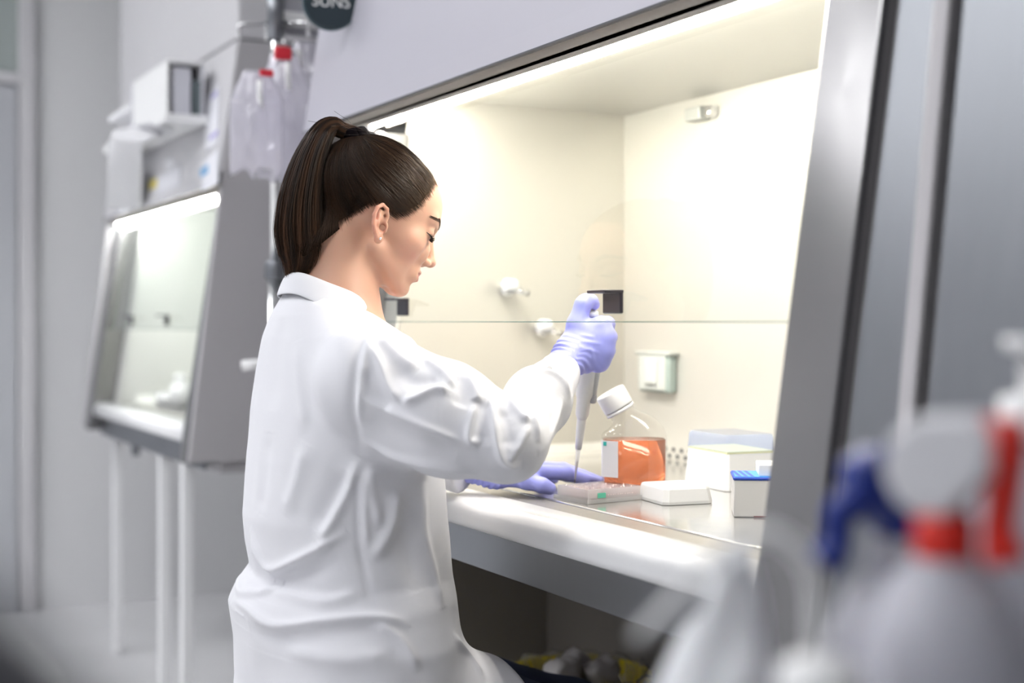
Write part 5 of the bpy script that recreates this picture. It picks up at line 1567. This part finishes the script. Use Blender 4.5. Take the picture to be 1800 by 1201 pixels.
LW = WRL
LM = [np.array(q) for q in ((-1.722, .958, .833), (-1.744, .964, .836), (-1.766, .958, .832), (-1.787, .948, .825))]
LP = [np.array(q) for q in ((-1.720, 1.006, .830), (-1.744, 1.015, .832), (-1.770, 1.008, .828), (-1.796, .990, .821))]
LD = [np.array(q) for q in ((-1.721, 1.038, .819), (-1.745, 1.050, .820), (-1.773, 1.040, .818), (-1.801, 1.015, .814))]
LT = [np.array(q) for q in ((-1.723, 1.064, .811), (-1.747, 1.078, .811), (-1.776, 1.066, .811), (-1.805, 1.036, .810))]
def lglove(p):
    p = p.astype(np.float32); d = None
    for m in LM:
        c = sd_caps(p, LW+(m-LW)*.2, m, .0165, .0125); d = c if d is None else smin(d, c, .010)
    th = chain(p, [LW+[.012, .02, -.004], np.array([-1.714, .938, .823]), np.array([-1.694, .952, .817]), np.array([-1.690, .962, .8125])], [.0150, .0130, .0108, .0092], .005)
    d = smin(d, th, .010)
    for k in range(4):
        r0 = (.0104, .0106, .0100, .0090)[k]
        d = smin(d, chain(p, [LM[k], LP[k], LD[k], LT[k]], [r0+.0012, r0, r0-.0010, r0-.0022], .003), .0035)
    c2 = LW + (ELL-LW)/np.linalg.norm(ELL-LW)*.055
    cu = sd_caps(p, LW+[.0, .01, .0], c2, .0225, .0265); cu = smax(cu, ax_cut(p, LW, c2), .003)
    d = smin(d, cu, .012)
    return np.maximum(d, .8012-p[:, 2])
lv, lf = surface_nets(lglove, axis(-1.87, -1.65, g), axis(.83, 1.12, g), axis(.795, .89, g), iters=2)
ln = vnormals(lv, lf); sl = (lv-LW) @ ((LM[1]-LW)/np.linalg.norm(LM[1]-LW))
lv = lv + ln*(np.exp(-((sl+.008)/.020)**2)*np.sin(sl*2*math.pi/.0085+3*vnoise(lv, 30, 2))*.0011 + vnoise(lv, 45, 6)*.0006)[:, None]
link('glove', arr_mesh('glove.left', lv, lf), M_glove, person)

# ------------------------------------------------------------------ stool
st = empty('lab_stool', (-1.72, .655, 0), 'dark grey lab stool the woman sits on, under her coat', 'stool')
MB().lathe([(.01, .400), (.165, .400), (.178, .410), (.182, .427), (.172, .445), (.15, .453), (.01, .455)], (-1.72, .655, 0), n=40).build('seat', mat('stool_vinyl', (.05, .05, .06), .5), st)
MB().cyl((-1.72, .655, .08), (-1.72, .655, .402), .025).cyl((-1.72, .655, .08), (-1.72, .655, .22), .035).build('column', M_chrome, st)
for k in range(5):
    an = 2*math.pi*k/5+.3; e = (-1.72+.20*math.cos(an), .655+.20*math.sin(an))
    lg = MB().tube([(-1.72, .655, .10), (-1.72+.13*math.cos(an), .655+.13*math.sin(an), .085), (*e, .065)], [.022, .018, .014]).build('leg', M_chrome, st)
    MB().cyl((e[0]-.012, e[1], .026), (e[0]+.012, e[1], .026), .026, n=18, bev=.004).cyl((*e, .04), (*e, .07), .008).build('caster', M_black, lg)
# ------------------------------------------------------------------ camera, world, view
cd = bpy.data.cameras.new('camera'); co = bpy.data.objects.new('camera', cd); COL.objects.link(co)
co.location = (0, 0, CAMZ)
co.rotation_euler = (math.pi/2, 0, math.atan2(-FW[0], FW[1]))
cd.sensor_width = 36; cd.lens = FPX/1800*36
cd.shift_y = -(600.5-HOR)/1800
cd.clip_start = .02
cd.dof.use_dof = True; cd.dof.focus_distance = 1.80; cd.dof.aperture_fstop = 2.2
SC.camera = co
w = bpy.data.worlds.new('world'); SC.world = w; w.use_nodes = True
w.node_tree.nodes['Background'].inputs[0].default_value = (.8, .82, .86, 1)
w.node_tree.nodes['Background'].inputs[1].default_value = .3
SC.view_settings.view_transform = 'Standard'; SC.view_settings.look = 'None'
SC.view_settings.gamma = 1; SC.view_settings.use_curve_mapping = False
SC.view_settings.exposure = 0.22
SC.cycles.use_denoising = True
SC.cycles.max_bounces = 10; SC.cycles.transparent_max_bounces = 24
SC.cycles.caustics_reflective = False; SC.cycles.caustics_refractive = False
SC.cycles.sample_clamp_indirect = 6
